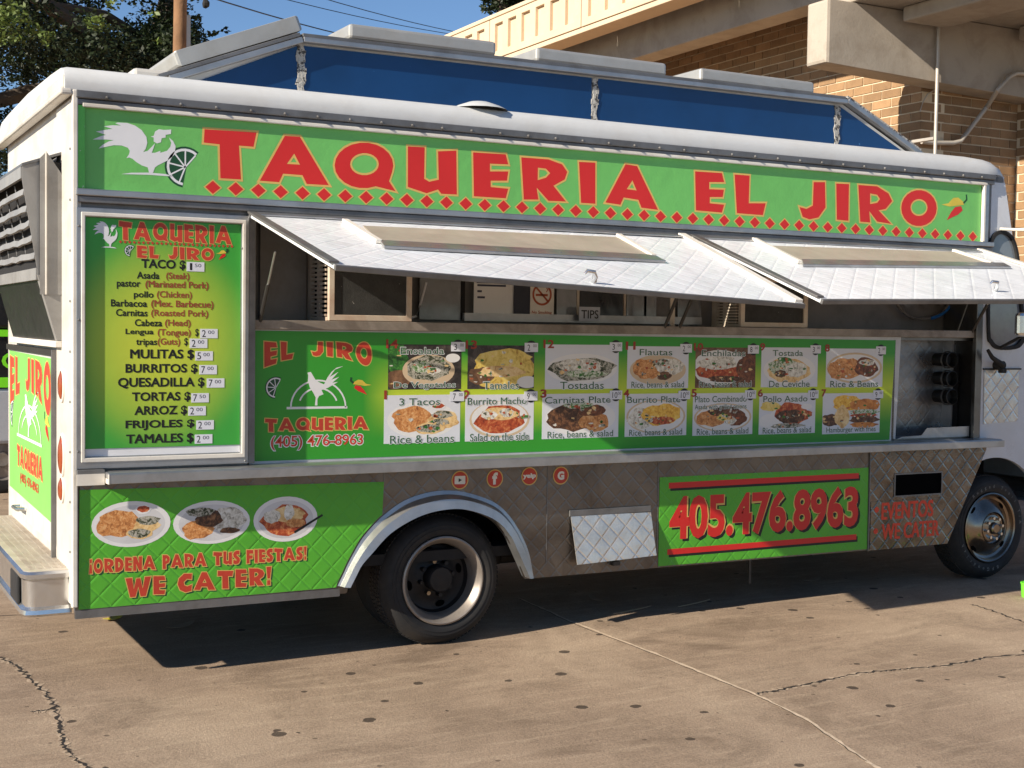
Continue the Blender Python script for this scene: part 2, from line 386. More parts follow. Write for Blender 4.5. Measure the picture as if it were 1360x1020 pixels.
# ------------------------------------------------------------------ brick building and concrete deck behind the truck
BRICK = M('tan_brick', (150, 119, 86), .85, var=.14, vscale=5, bump=.002, bscale=70, rand=.22, fine=.35)
MORT = M('pale_mortar', (214, 196, 166), .92, var=.12, vscale=8, bump=.002, bscale=60)
CONCB = M('grey_concrete', (168, 158, 144), .85, var=.1, vscale=1.6, dirt=.4, dirtcol=(128, 114, 98), bump=.002, bscale=30, fine=.2)
CONCP = M('warm_precast_concrete', (206, 184, 156), .85, var=.06, vscale=1.5, dirt=.2, dirtcol=(170, 148, 120), bump=.0015, bscale=30)
XW, YW, BH, BL = 9.61, 4.02, .1016, .305
bld = thing('brick_building', 'tan brick building wall and piers behind the food truck', 'building', (12, 8, zg(12)))
def brick_mesh(sx, sy, sz):
    mb = MB().box(-sx/2, sx/2, -sy/2, sy/2, -sz/2, sz/2); me = bpy.data.meshes.new('brick'); me.from_pydata(mb.v, [], mb.f); me.materials.append(BRICK); return me
def brick_wall(name, axis, fixed, a0, a1, z0, z1, face, seen, depth=.35):
    """axis 'y': wall in plane x=fixed facing -x ; axis 'x': wall in plane y=fixed facing -y"""
    wb = MB()
    if axis == 'y': wb.box(fixed+.01, fixed+depth, a0, a1, z0, z1)
    else: wb.box(a0+.03, a1, fixed+.01, fixed+depth, z0, z1)
    wall = wb.build(name, MORT, bld); full = brick_mesh(.05, BL-.015, BH-.015) if axis == 'y' else brick_mesh(BL-.015, .05, BH-.015)
    rest = MB(); cnt = 0; items = []
    k = 0; z = z0
    while z+BH <= z1+.01:
        a = a0-(BL/2 if k % 2 else 0)
        while a < a1:
            lo, hi = max(a, a0), min(a+BL, a1); a += BL
            if hi-lo < .06: continue
            items.append((lo, hi, z))
        z += BH; k += 1
    for lo, hi, z in items:
        c = ((fixed+.025, (lo+hi)/2, z+BH/2) if axis == 'y' else ((lo+hi)/2, fixed+.025, z+BH/2))
        d = Vector(c)-CAM; dz = d.dot(CF); u = 680+FPX*d.dot(CR)/dz; v = 510-FPX*d.dot(CU)/dz
        if seen(u, v) and cnt < 300 :
            cnt += 1; whole = hi-lo > BL-.01
            me = full if whole else (brick_mesh(.05, hi-lo-.015, BH-.015) if axis == 'y' else brick_mesh(hi-lo-.015, .05, BH-.015))
            o = bpy.data.objects.new('brick', me); COL.objects.link(o); put(o, Vector(c)+Vector((random.uniform(-.002, .002),)*3)*(1 if True else 0), wall)
        else:
            e = .0075
            if axis == 'y': rest.box(fixed, fixed+.05, lo+e, hi-e, z+e, z+BH-e)
            else: rest.box(lo+e, hi-e, fixed, fixed+.05, z+e, z+BH-e)
    if rest.v:
        o = rest.build('brick_courses', BRICK, wall, recalc=False); o['kind'] = 'stuff'
    return wall
def line_roof(u): return 88+(u-97)*.1005       # the truck's roof edge hides what is below
brick_wall('side_wall', 'y', XW, YW, 16., zg(XW)-.1, 6.0, -1, lambda u, v: 0 < v < line_roof(u) and 830 < u < 1245)
brick_wall('front_wall', 'x', YW, XW, 11.12, zg(XW)-.1, 5.2, -1, lambda u, v: 60 < v < 345 and 1215 < u < 1362)
brick_wall('pier_side', 'y', 11.09, YW-.2, YW, zg(11)-.1, 5.2, -1, lambda u, v: 60 < v < 345 and u < 1364, .3)
brick_wall('pier_front', 'x', YW-.2, 11.09, 12.2, zg(11)-.1, 5.2, -1, lambda u, v: 60 < v < 345 and u < 1364, .18)
MB().box(XW+.35, 16, YW+.4, 16, zg(12)-.1, 6.0).build('inner_block', MORT, bld)

deck = thing('concrete_deck', 'raised concrete deck with panelled parapet resting on the brick building', 'deck', (11, 8, 5.2))
beam = MB(); bz = lambda x: 4.565-(x-7.98)*.033
prof = [(7.98, bz(7.98)), (13.5, bz(13.5)), (13.5, 5.21), (7.98, 5.21)]
beam.prism(prof, (), side(3.70), side(4.015)).build('cap_beam', CONCB, deck, .035)
MB().box(8.32, 13.6, 1.9, 3.98, 5.215, 5.5).build('deck_slab', CONCB, deck, .02)
MB().box(8.9, 9.5, 1.92, 3.6, 5.06, 5.213).build('deck_rib', CONCB, deck, .02)
MB().box(10.6, 11.2, 1.92, 3.6, 5.06, 5.213).build('deck_rib', CONCB, deck, .02)
MB().box(8.5, 8.85, 4.02, 30, 5.385, 6.02).build('edge_girder', CONCB, deck, .01)
MB().box(7.95, 13.6, .5, 30, 6.025, 6.12).build('deck_floor', CONCB, deck, .01)
XP = 7.85
pa = MB()
panels = []
k = 0; y = 5.7-2.62*2
while y < 24:
    panels.append((y, y+2.6)); y += 2.62
for (ya, yb) in panels:
    outer = [(ya, 5.77), (yb, 5.77), (yb, 6.36), (ya, 6.36)]; holes = []
    n = 6; st = (yb-ya-.16)/n
    for j in range(n):
        h0 = ya+.08+j*st+.08; h1 = h0+st-.16; holes.append([(h0, 5.87), (h1, 5.87), (h1, 6.27), (h0, 6.27)])
    q = MB().prism(outer, holes, lambda a, b: (XP, a, b), lambda a, b: (XP+.09, a, b)).build('parapet_panel', CONCP, deck, .006)
    MB().box(XP+.05, XP+.09, ya+.05, yb-.05, 5.80, 6.33).build('panel_recess', CONCP, q)
MB().box(XP-.02, XP+.3, .46, 24, 6.362, 6.42).build('parapet_cap', CONCP, deck, .01)
MB().box(XP+.02, XP+.35, .46, 24, 5.70, 5.768).build('parapet_ledge', CONCP, deck, .01)

PIPE = M('galvanised_pipe', (186, 178, 166), .45, .3, var=.12)
pp = thing('downpipe', 'thin white vertical pipe on the brick pier beside the concrete beam', 'pipe', (S(1245, 100, 3.66).x, 3.66, zg(9.6)))
p0 = S(1245, 90, 3.66); MB().tube([(p0.x, 3.66, zg(9.6)), (p0.x, 3.66, 5.4)], .019, 10).build('pipe_run', PIPE, pp, smooth=True)
MB().box(p0.x-.03, p0.x+.03, 3.66, 4.02, 3.9, 3.93).build('pipe_bracket', PIPE, pp)
cn = thing('conduit', 'bent grey conduit rising along the brick wall to the concrete beam', 'conduit', (S(1240, 190, 3.95).x, 3.95, 3.85))
cp = [S(1224, 188, 3.96), S(1240, 190, 3.96), S(1266, 190, 3.95), S(1276, 187, 3.95), S(1310, 143, 3.9), S(1325, 120, 3.66), S(1340, 102, 3.63), S(1350, 97, 3.63), S(1380, 99, 3.63)]
MB().tube(cp, .026, 10).build('conduit_run', PIPE, cn, smooth=True)
wi = S(1245, 118, 3.9)
tag(MB().tube([S(1244, 118, 3.98), S(1232, 125, 3.98), S(1226, 135, 3.98), S(1222, 148, 3.99)], .007, 6).build('wall_cable', PIPE), 'thin slack cable on the brick pier by the white pipe', 'cable')

# ------------------------------------------------------------------ trees
LEAF = M('dark_leaf', lin=(.018, .030, .009), rough=.55, var=.45, vscale=.9, spec=.35)  # albedo lowered, so the crown's shade is partly in this colour
LEAFL = M('sunlit_leaf', lin=(.10, .14, .028), rough=.5, var=.35, vscale=2, spec=.35)  # lighter copy of the leaf; sunlight is put into its colour
BARK = M('grey_bark', (84, 74, 64), .9, var=.25, vscale=4, bump=.02, bscale=9)
for mm in (LEAF, LEAFL):
    t = NT(mm); b = t.n['Principled BSDF']; out = t.n['Material Output']; tr = t.new('BsdfTranslucent'); mx = t.new('MixShader'); mx.inputs[0].default_value = .18
    src = b.inputs['Base Color'].links[0].from_socket; t.link(src, tr.inputs[0]); t.link(b.outputs[0], mx.inputs[1]); t.link(tr.outputs[0], mx.inputs[2]); t.link(mx.outputs[0], out.inputs[0])
def leaves(clumps, n, size, rn, mbs):
    import numpy as np
    rg = np.random.default_rng(rn.randint(0, 10**6)); tot = sum(r**2 for _, r, _ in clumps)
    for sel, mb in enumerate(mbs):
        V = []
        for c, r, k in clumps:
            if k != sel: continue
            m = max(4, int(n*r*r/tot)); d = rg.normal(size=(m, 3)); d /= np.linalg.norm(d, axis=1)[:, None]; d *= (r*rg.uniform(.1, 1, m)**.5)[:, None]; d[:, 2] *= .75
            p = np.array(c)+d; s = (size*rg.uniform(.6, 1.3, m))[:, None]
            a = rg.normal(size=(m, 3))*np.array((1, 1, .6)); a /= np.linalg.norm(a, axis=1)[:, None]
            b = np.cross(a, rg.normal(size=(m, 3))); b /= np.linalg.norm(b, axis=1)[:, None]; b *= .5
            V.append(np.stack([p-a*s, p+b*s, p+a*s, p-b*s], 1).reshape(-1, 3))
        if V:
            V = np.concatenate(V); mb.v = [tuple(q) for q in V.tolist()]; mb.f = [(i, i+1, i+2, i+3) for i in range(0, len(mb.v), 4)]
def dpt(u, v, D): return CAM+ray(u, v)*D
rn = random.Random(3)
base = Vector((4.6, 20.2, zg(4.6)))
tree = thing('oak_tree', 'large dark leafy tree with thick leaning limbs behind the truck rear', 'tree', base)
tk = MB()
tp = [base, base+Vector((-.1, .1, 2.2)), dpt(135, 175, 26), dpt(158, 128, 26), dpt(185, 90, 26), dpt(215, 40, 26), dpt(240, -60, 26), dpt(250, -200, 26)]
tk.tube(tp, [.55, .42, .36, .33, .27, .22, .15, .05], 10)
for lm, rr in (([dpt(160, 132, 26), dpt(95, 118, 25.5), dpt(40, 122, 25), dpt(-60, 150, 24.5), dpt(-180, 150, 24)], [.22, .17, .15, .11, .04]), ([dpt(180, 95, 26), dpt(110, 40, 24.5), dpt(60, 5, 23.5), dpt(0, -40, 22.5), dpt(-90, -120, 22)], [.2, .17, .14, .1, .03]), ([dpt(200, 60, 26), dpt(140, 20, 25), dpt(90, 10, 24), dpt(40, 0, 23)], [.12, .09, .07, .02]), ([dpt(225, 10, 26), dpt(300, -80, 27), dpt(360, -180, 27)], [.15, .1, .03]), ([dpt(165, 120, 26), dpt(110, 170, 26), dpt(60, 230, 26), dpt(20, 290, 26)], [.12, .09, .06, .02])):
    tk.tube(lm, rr, 8)
tk.build('trunk', BARK, tree, smooth=True)
cl = []
for _ in range(150):     # body of the crown, high and wide
    u = rn.uniform(-330, 255); v = rn.uniform(-420, 130); D = rn.uniform(22.5, 30)
    if u > 170 and v > 118: continue
    if u < 45 and 62 < v < 135 and rn.random() < .85: continue
    if 45 < u < 150 and v > 120 and rn.random() < .5: continue
    cl.append((dpt(u, v, D), rn.uniform(.5, 1.0), 0))
for u, v, r in ((205, 95, .55), (225, 70, .6), (190, 60, .6), (150, 75, .7), (120, 50, .7), (100, 85, .6), (75, 65, .55), (235, 30, .55), (60, 20, .6), (20, 12, .5), (250, 45, .25), (242, 85, .28), (265, 50, .16), (282, 44, .12), (300, 40, .1), (10, 160, .4), (-10, 190, .6), (5, 215, .5), (35, 100, .25), (12, 82, .2), (10, 240, .5), (8, 290, .5), (30, 205, .4), (20, 105, .15), (120, 110, .4), (165, 100, .45)):
    cl.append((dpt(u, v, rn.uniform(24, 27)), r, 0))
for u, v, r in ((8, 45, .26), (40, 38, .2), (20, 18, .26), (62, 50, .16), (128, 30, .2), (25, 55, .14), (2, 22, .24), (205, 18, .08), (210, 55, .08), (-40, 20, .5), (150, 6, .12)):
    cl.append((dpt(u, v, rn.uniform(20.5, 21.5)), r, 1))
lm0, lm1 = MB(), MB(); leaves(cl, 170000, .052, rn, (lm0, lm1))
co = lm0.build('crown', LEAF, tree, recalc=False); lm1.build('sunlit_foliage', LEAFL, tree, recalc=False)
t2b = dpt(665, -10, 34); t2b.z = zg(t2b.x)
tree2 = thing('garden_tree', 'green tree crown showing just above the concrete parapet', 'tree', t2b)
lmb = MB(); cl2 = [(dpt(rn.uniform(640, 700), rn.uniform(-120, 6), rn.uniform(33, 36)), rn.uniform(.3, .55), 0) for _ in range(34)]+[(dpt(650, 8, 34), .28, 0), (dpt(668, 6, 34), .35, 0), (dpt(690, 0, 34), .3, 0)]
leaves(cl2, 16000, .06, rn, (lmb,)); lmb.build('crown', LEAF, tree2, recalc=False)
MB().tube([t2b, dpt(668, 120, 34), dpt(668, 0, 34), dpt(672, -90, 34)], [.3, .24, .15, .05], 8).build('trunk', BARK, tree2, smooth=True)

# ------------------------------------------------------------------ utility pole and wires
WOOD = M('weathered_pole_wood', (132, 98, 68), .9, var=.22, vscale=3, bump=.006, bscale=25)
pb = dpt(233, 100, 19); px_, py_ = pb.x, pb.y
pole = thing('utility_pole', 'brown wooden utility pole rising beside the leafy tree', 'utility pole', (px_, py_, zg(px_)))
MB().tube([(px_, py_, zg(px_)), (px_+.1, py_, 9.6)], .105, 12, r2=.09).build('shaft', WOOD, pole, smooth=True)
MB().box(px_-.95, px_+1.1, py_-.16, py_-.05, 8.7, 8.82).build('crossarm', WOOD, pole, .01)
for dx in (-.8, -.3, .5, .95): MB().lathe([(0, 0), (.03, 0), (.045, .04), (.03, .06), (.045, .09), (.02, .13), (0, .13)], (px_+dx, py_-.1, 8.825), 10, 'z').build('insulator', M('porcelain', (150, 140, 130), .3), pole, smooth=True)
MB().box(px_+.12, px_+.2, py_-.05, py_+.05, 5.3, 6.2).build('conduit_cover', PIPE, pole)
WIRE = M('black_wire', (30, 30, 34), .6)
def wire(a, b, sag, lab, r=.012):
    pts = [a.lerp(b, k/14)-Vector((0, 0, sag*4*(k/14)*(1-k/14))) for k in range(15)]
    tag(MB().tube(pts, r, 6).build('power_line', WIRE), lab, 'wire', 'overhead wires')
wire(dpt(247, -14, 19), dpt(640, 70, 40), .25, 'sagging dark overhead wire running from the wooden pole past the roof lid', .011)
wire(dpt(410, -8, 24), dpt(760, 62, 40), .2, 'upper of two thin overhead wires crossing the open blue sky', .008)
wire(dpt(300, -22, 24), dpt(720, 58, 40), .2, 'lower of two thin overhead wires crossing the open blue sky', .008)
wire(dpt(-80, 82, 22), dpt(130, 94, 30), .1, 'higher thin wire crossing the sky gap under the leafy tree', .008)
wire(dpt(-80, 110, 22), dpt(130, 116, 30), .1, 'lower thin wire crossing the sky gap under the leafy tree', .008)
kb = dpt(273, 5, 19.6); tag(MB().lathe([(0, -.05), (.06, -.03), (.07, .01), (.04, .05), (0, .06)], kb, 10, 'x').build('wire_splice', DARK), 'small dark splice clump on the wire next to the wooden pole', 'splice')

# ------------------------------------------------------------------ the other parked vehicle at the left edge
BLKP = M('black_wrap', (20, 21, 22), .35, var=.15); LIME = M('lime_trim', (120, 220, 30), .45, var=.05); SILV = M('silver_paint', (176, 180, 186), .35, .2, var=.05)
YV = 8.2
van = thing('parked_van', 'black and silver van with lime stripes parked beyond the truck rear', 'van', (-1.2, YV+1, zg(-1)))
zt = lambda v: S(10, v, YV).z
vz = [zt(v) for v in (590, 515, 505, 447, 438)]
MB().box(-3.6, 1.4, YV, YV+2, vz[0], vz[1]).build('lower_body', SILV, van, .04)
MB().box(-3.6, 1.4, YV+.01, YV+2, vz[1], vz[4]).build('body_band', BLKP, van)
MB().box(-3.6, 1.4, YV, YV+2, vz[4], 2.75).build('upper_body', BLKP, van, .05)
MB().box(-3.6, 1.41, YV-.012, YV+.004, vz[1]+.004, vz[2]+.03).build('lime_stripe', LIME, van); MB().box(-3.6, 1.41, YV-.012, YV+.004, vz[3], vz[4]).build('lime_stripe', LIME, van)
tx = MB(); a = sxz(2, 487, YV); text(tx, 'GI', a[0], a[0]+.26, zt(490), zt(468), side(YV-.006), .02); tx.build('lettering', LIME, van)
for wx in (S(4, 600, YV).x, -2.9):
    wc = (wx, YV+.02, zg(wx)+.36)
    wh = MB().lathe([(.22, 0), (.3, -.01), (.345, .01), (.36, .05), (.36, .19), (.34, .22)], wc, 32).build('wheel', RUBBER, van, smooth=True)
    MB().lathe([(0, .04), (.07, .03), (.09, .05), (.2, .06), (.225, .0)], wc, 24).build('rim', RIMS, wh, smooth=True)
MB().box(-3.4, 1.2, YV+.15, YV+1.9, .25, vz[0]).build('underbody', DARK, van)

# ================================================================== THE FOOD TRUCK
truck = thing('food_truck', 'white and stainless taqueria food truck with green signs and raised awnings', 'food truck', (3.4, 1.15, zg(3.4)))
T = truck; W = 2.34
# ---- shell
rf = MB(); prof = [(-.012, 2.985), (-.014, 3.02), (0, 3.06), (.04, 3.095), (.11, 3.112), (.4, 3.125), (W/2, 3.14), (W-.4, 3.125), (W-.11, 3.112), (W-.04, 3.095), (W, 3.06), (W+.014, 3.02), (W+.012, 2.985)]
xs = [(-.05, .93), (-.02, 1), (3, 1), (6.15, 1), (6.25, .96), (6.34, .84), (6.41, .6), (6.45, .3), (6.46, .05)]
for (xa, ka), (xb, kb_) in zip(xs, xs[1:]):
    for (ya, za), (yb, zb) in zip(prof, prof[1:]):
        f = lambda x, y, z, k: (x, y if k > .9 else y*(1)+(W/2-y)*(.9-k)*.06, 2.985+(z-2.985)*k)
        rf.quad(f(xa, ya, za, ka), f(xb, ya, za, kb_), f(xb, yb, zb, kb_), f(xa, yb, zb, ka))
rf.poly([(p[0], 2.985+(p[1]-2.985)*.93) for p in prof], (), lambda a, b: (-.05, a, b))
rf.build('roof_cap', ROOFW, T, smooth=True)
MB().box(-.075, -.012, -.02, W+.12, 2.955, 2.99).build('rear_drip_lip', WHITE, T, .012)
MB().box(-.06, -.01, .0, W, 2.99, 3.06).build('rear_roof_edge', WHITE, T, .01)
MB().box(0, 6.33, -.022, .05, 2.945, 2.984).build('drip_rail', ALUD, T, .006)
MB().box(0, 6.33, -.012, .05, 2.915, 2.943).build('rail_flange', ALUD, T, .003)
for k in range(34):
    MB().lathe([(0, -.012), (.006, -.01), (.009, 0)], (.15+k*.183, -.0225, 2.958), 8).build('rivet', ALUD, T)
MB().box(.0, 6.33, .022, .06, 2.40, 2.914).build('upper_side_wall', ALUD, T)
MB().box(.0, .885, .024, .06, 1.1, 2.399).build('menu_side_wall', ALUD, T)
MB().box(.0, 6.3, W-.03, W, .4, 2.984).build('far_side_wall', WHITE, T)
MB().box(.02, 6.3, .1, W-.04, .5, .56).build('floor', DARK, T)
MB().box(.02, 6.3, 1.45, 1.48, .57, 2.98).build('inner_partition', M('interior_panel', (96, 94, 92), .6), T)
MB().box(.02, 6.3, .07, W-.04, 2.95, 2.975).build('ceiling', M('interior_panel'), T)
rw = MB(); rw.box(0, .03, 0.0, W, .42, 2.984); rw.build('rear_wall', WHITE, T, .006)
MB().box(-.012, .0, .0, .46, .43, 2.95).build('corner_panel', WHITE, T, .004)
MB().box(-.016, .012, -.018, .012, .425, 2.985).build('corner_post', TRIM, T, .006)
for k in range(9):
    MB().lathe([(0, -.006), (.006, -.004), (.007, 0)], (-.0165, .03, .7+k*.25), 8, 'x').build('rivet', ALUD, T)
# ---- big sign
sg = MB(); sg.box(.046, 6.225, .012, .02, 2.506, 2.912); sign = sg.build('name_sign', GREEN, T)
sign['label'] = 'long green sign with red lettering along the roof'
MB().box(.012, .046, -.008, .021, 2.506, 2.914).build('sign_edge_strip', M('flaking_green_paint', (96, 190, 84), .5, var=.08, wear=((205, 205, 190), 26, .60)), T, .003)
MB().box(.034, 6.26, -.014, .011, 2.905, 2.925).build('sign_trim', TRIM, T, .004)
MB().box(6.226, 6.248, -.014, .011, 2.506, 2.904).build('sign_trim', TRIM, T, .004)
MB().box(6.25, 6.285, -.006, .02, 2.47, 2.92).build('sign_end_strip', ALU, T, .003)
MB().box(0, 6.33, -.026, .02, 2.470, 2.505).build('ledge_moulding', ALU, T, .006)
MB().box(0, 6.33, -.015, .02, 2.437, 2.469).build('ledge_moulding', ALUD, T, .004)
YS = .0115; fill, line = MB(), MB()
Sg = lambda u, v: sxz(u, v, YS)
def pl(rings, ox, oy, sc, two=False):
    rr = [[Sg(ox+p[0]/sc, oy+p[1]/sc) for p in r] for r in rings]
    fill.mark('letter').poly(rr[0], rr[1:], side(YS-0.00030)); line.mark('letter')
    for r in rr: line.stroke(r, .022, side(YS-0.00010), True)
for ch, (ox, oy, sc) in (('T', (0, 0, 3)), ('A', (0, 0, 3)), ('Q', (400, 0, 3)), ('U', (400, 0, 3)), ('E', (400, 0, 3)), ('R', (400, 0, 3)), ('I', (400, 0, 3))):
    pl(GL[ch], ox, oy, sc)
a0, a1 = Sg(804, 272), Sg(874, 277); rings_to(fill, line, GN['A'][0], lambda p, q: (a0[0]+p/GN['A'][1]*(a1[0]-a0[0]), a0[1]-.01+q*.262), side(YS-0.00030), side(YS-0.00010), .022)
Z3 = (850, 0, 2.6667)
for ch in 'LJO': pl(GL[ch], *Z3)
for ch, pts in (('E', [[(195,607),(290,613),(298,645),(245,645),(245,670),(297,672),(293,698),(247,698),(247,720),(298,725),(290,753),(198,745)]]), ('I', [[(695,650),(740,652),(738,782),(697,778)]]), ('R', [[(773,655),(840,660),(880,685),(893,712),(870,740),(845,745),(890,793),(840,785),(812,748),(815,788),(780,785)], [(815,685),(840,690),(850,705),(840,718),(815,723)]])):
    pl(pts, *Z3)
d0, d1 = Sg(282.7, 247.3), Sg(1292, 313); nd = 46
for k in range(nd):
    t = k/(nd-1); cx = d0[0]+(d1[0]-d0[0])*t; cz = d0[1]+(d1[1]-d0[1])*t; h = .040
    q = [(cx-h, cz-.006), (cx, cz-.006-h*.86), (cx+h, cz-.006), (cx, cz-.006+h*.86)]
    fill.mark('diamond').poly(q, (), side(YS-0.00030)); line.mark('diamond').stroke(q, .012, side(YS-0.00017), True)
fill.parts('', RED, sign); line.parts('_outline', TAN, sign)
ROO = [(320,72),(390,75),(450,95),(500,130),(535,180),(542,225),(530,270),(510,295),(545,285),(575,255),(600,228),(585,275),(575,300),(600,300),(640,285),(640,300),(690,285),(715,255),(722,225),(705,185),(735,210),(755,250),(750,290),(730,330),(690,360),(650,380),(620,395),(600,410),(585,450),(555,450),(545,410),(500,395),(460,370),(430,345),(405,335),(385,340),(405,310),(410,285),(395,262),(350,245),(290,243),(230,255),(175,268),(205,240),(250,215),(290,205),(230,200),(130,200),(190,175),(230,165),(155,140),(240,125),(280,120),(215,100),(280,92),(345,95),(300,78)]
ROOH = [(567,178),(590,172),(600,140),(630,122),(665,128),(722,125),(720,158),(680,165),(680,185),(650,190),(645,220),(615,230),(590,215),(590,185)]
ROOG = [(345,460),(420,450),(560,449),(680,460),(740,478),(640,472),(560,466),(420,462)]
def rooster(mb, to, fn):
    for r in (ROO, ROOH, ROOG): mb.poly([to(*p) for p in r], (), fn)
lt = Matrix; ro = MB(); rooster(ro, lambda a, b: Sg(100+a/5.667, 150+b/5.667), side(YS-0.00025)); ro.build('rooster_print', WHT, sign, recalc=False)
def lime(cx, cz, r, fn, y, parent, a0=R(35), a1=R(255)):
    n = 16; arc = lambda q: [(cx+q*math.cos(a0+(a1-a0)*k/n), cz+q*math.sin(a0+(a1-a0)*k/n)) for k in range(n+1)]
    MB().poly(arc(r)+[(cx+r*.05, cz)], (), fn(y)).build('lime_rind', DGREEN, parent, recalc=False)
    wt = MB(); A = arc(r*.9); B = arc(r*.78)
    for k in range(n): wt.quad(*[fn(y-.0001)(*p) for p in (A[k], A[k+1], B[k+1], B[k])])
    for k in range(0, n+1, 3): wt.stroke([(cx, cz), B[k]], r*.07, fn(y-.0001))
    wt.build('lime_pith', WHT, parent, recalc=False)
lc = Sg(246, 222); lime(lc[0], lc[1], .105, side, YS-0.00015, sign, R(50), R(262))
def pepper(to, fn, y, parent):
    Y = M('yellow_print', (214, 190, 70), .5)
    MB().poly([to(*p) for p in ((0,.55),(.25,.62),(.42,.82),(.6,.85),(.78,.72),(.82,.6),(.6,.56),(.3,.5))], (), fn(y)).build('pepper_print', Y, parent, recalc=False)
    MB().poly([to(*p) for p in ((.2,.0),(.35,.3),(.5,.5),(.72,.55),(.78,.4),(.6,.22),(.4,.12))], (), fn(y)).build('pepper_print', RED, parent, recalc=False)
    MB().stroke([to(*p) for p in ((.8,.66),(.92,.8),(.9,.98))], .012, fn(y)).build('pepper_stem', DGREEN, parent, recalc=False)
pa0, pa1 = Sg(1250, 292), Sg(1287, 258)
pepper(lambda a, b: (pa0[0]+(pa1[0]-pa0[0])*a, pa0[1]+(pa1[1]-pa0[1])*b), side, YS-0.00025, sign)

# ---- menu board at the rear
def grad_mat(name, green, yellow, fn_fac):
    m = bpy.data.materials.new(name); m.use_nodes = True; t = NT(m); b = t.n['Principled BSDF']; P = t.pos(); X = t.xyz(P)
    fac = fn_fac(t, X); c = t.mix(fac, srgb(green), srgb(yellow)); t.link(c, b.inputs['Base Color']); b.inputs['Roughness'].default_value = .38
    bp = t.new('Bump'); bp.inputs['Distance'].default_value = 1; t.link(t.math('MULTIPLY', t.noise(8, 3, .5, P), .0012), bp.inputs['Height']); t.link(bp.outputs[0], b.inputs['Normal'])
    MATS[name] = m; return m
def f_board(t, X):
    a = t.math('POWER', t.math('DIVIDE', t.math('SUBTRACT', X[0], .42), .42), 2); b = t.math('POWER', t.math('DIVIDE', t.math('SUBTRACT', X[2], 1.75), .50), 2)
    return t.math('SUBTRACT', 1.0, t.math('SMOOTH_MIN', t.math('MULTIPLY', t.math('ADD', a, b), .8), 1., .3))
MENU = grad_mat('menu_gradient_print', (58, 158, 58), (196, 205, 62), f_board)
fr = MB(); fr.prism([(.002, 1.116), (.876, 1.116), (.876, 2.413), (.002, 2.413)], [[(.047, 1.176), (.836, 1.176), (.836, 2.367), (.047, 2.367)]], side(-.020), side(.022))
fr.build('menu_frame', ALU, T, .004)
fr = MB(); fr.prism([(.026, 1.15), (.858, 1.15), (.858, 2.39), (.026, 2.39)], [[(.044, 1.172), (.84, 1.172), (.84, 2.371), (.044, 2.371)]], side(-.026), side(-.018)); fr.build('menu_frame_bead', TRIM, T, .003)
MB().box(.047, .836, .0, .021, 1.177, 1.215).build('menu_board_ledge', WHT, T)
menu = MB().box(.048, .835, -.0035, .0225, 1.216, 2.366).build('menu_board', MENU, T); menu['label'] = 'tall green and yellow price list board'
YM = -.0045; Sm = lambda u, v: sxz(u, v, YM)
def mrow(nm, mat, body, u0, u1, vmid, h, bold=.012, zz=None):
    mb = MB(); a, b = Sm(u0, vmid), Sm(u1, vmid); z = zz or (a[1]+b[1])/2; text(mb, body, a[0], b[0], z-h/2, z+h/2, side(YM), bold); mb.build(nm, mat, menu, recalc=False)
z5 = lambda x, y: (100+x/3, 280+y/3)
rows = [('TACO $', 263, 440, 215, 1, .052), ('MULITAS $', 220, 472, 573, 1, .052), ('BURRITOS $', 200, 488, 630, 1, .052), ('QUESADILLA $', 170, 515, 686, 1, .056), ('TORTAS $', 226, 460, 742, 1, .052), ('ARROZ $', 235, 446, 797, 1, .052), ('FRIJOLES $', 200, 475, 853, 1, .052), ('TAMALES $', 204, 470, 909, 1, .052)]
for b, x0, x1, y, _, h in rows: u0, v = z5(x0, y); u1, _v = z5(x1, y); mrow('line_lettering', BLK, b, u0, u1, v, h, .03)
for l, lx0, lx1, r, rx0, rx1, y, ex in (('Asada', 245, 335, '(Steak)', 362, 455, 259, None), ('pastor', 165, 260, '(Marinated Pork)', 280, 530, 294, None), ('pollo', 233, 312, '(Chicken)', 325, 465, 334, None), ('Barbacoa', 142, 286, '(Mex. Barbecue)', 303, 550, 371, None), ('Carnitas', 162, 288, '(Roasted Pork)', 302, 530, 408, None), ('Cabeza', 237, 346, '(Head)', 357, 460, 447, None), ('Lengua', 200, 312, '(Tongue)', 328, 460, 485, (478, 492)), ('tripas', 242, 326, '(Guts)', 328, 418, 522, (434, 449))):
    zr_ = Sm(*z5((lx0+rx1)/2, y))[1]
    u0, v = z5(lx0, y); u1, _v = z5(lx1, y); mrow('line_lettering', BLK, l, u0, u1, v, .036 if l[0].isupper() else .042, .022, zr_-(.006 if l in ('pastor', 'pollo', 'tripas') else 0))
    u0, v = z5(rx0, y); u1, _v = z5(rx1, y); mrow('line_lettering', BROWNT, r, u0, u1, v, .044, .022, zr_-.003)
    if ex: u0, v = z5(ex[0], y); u1, _v = z5(ex[1], y); mrow('line_lettering', BLK, '$', u0, u1, v, .044, .015, zr_)
CARD = M('price_card', (216, 218, 226), .6, var=.03)
PEN = M('pen_ink', (60, 62, 80), .6)
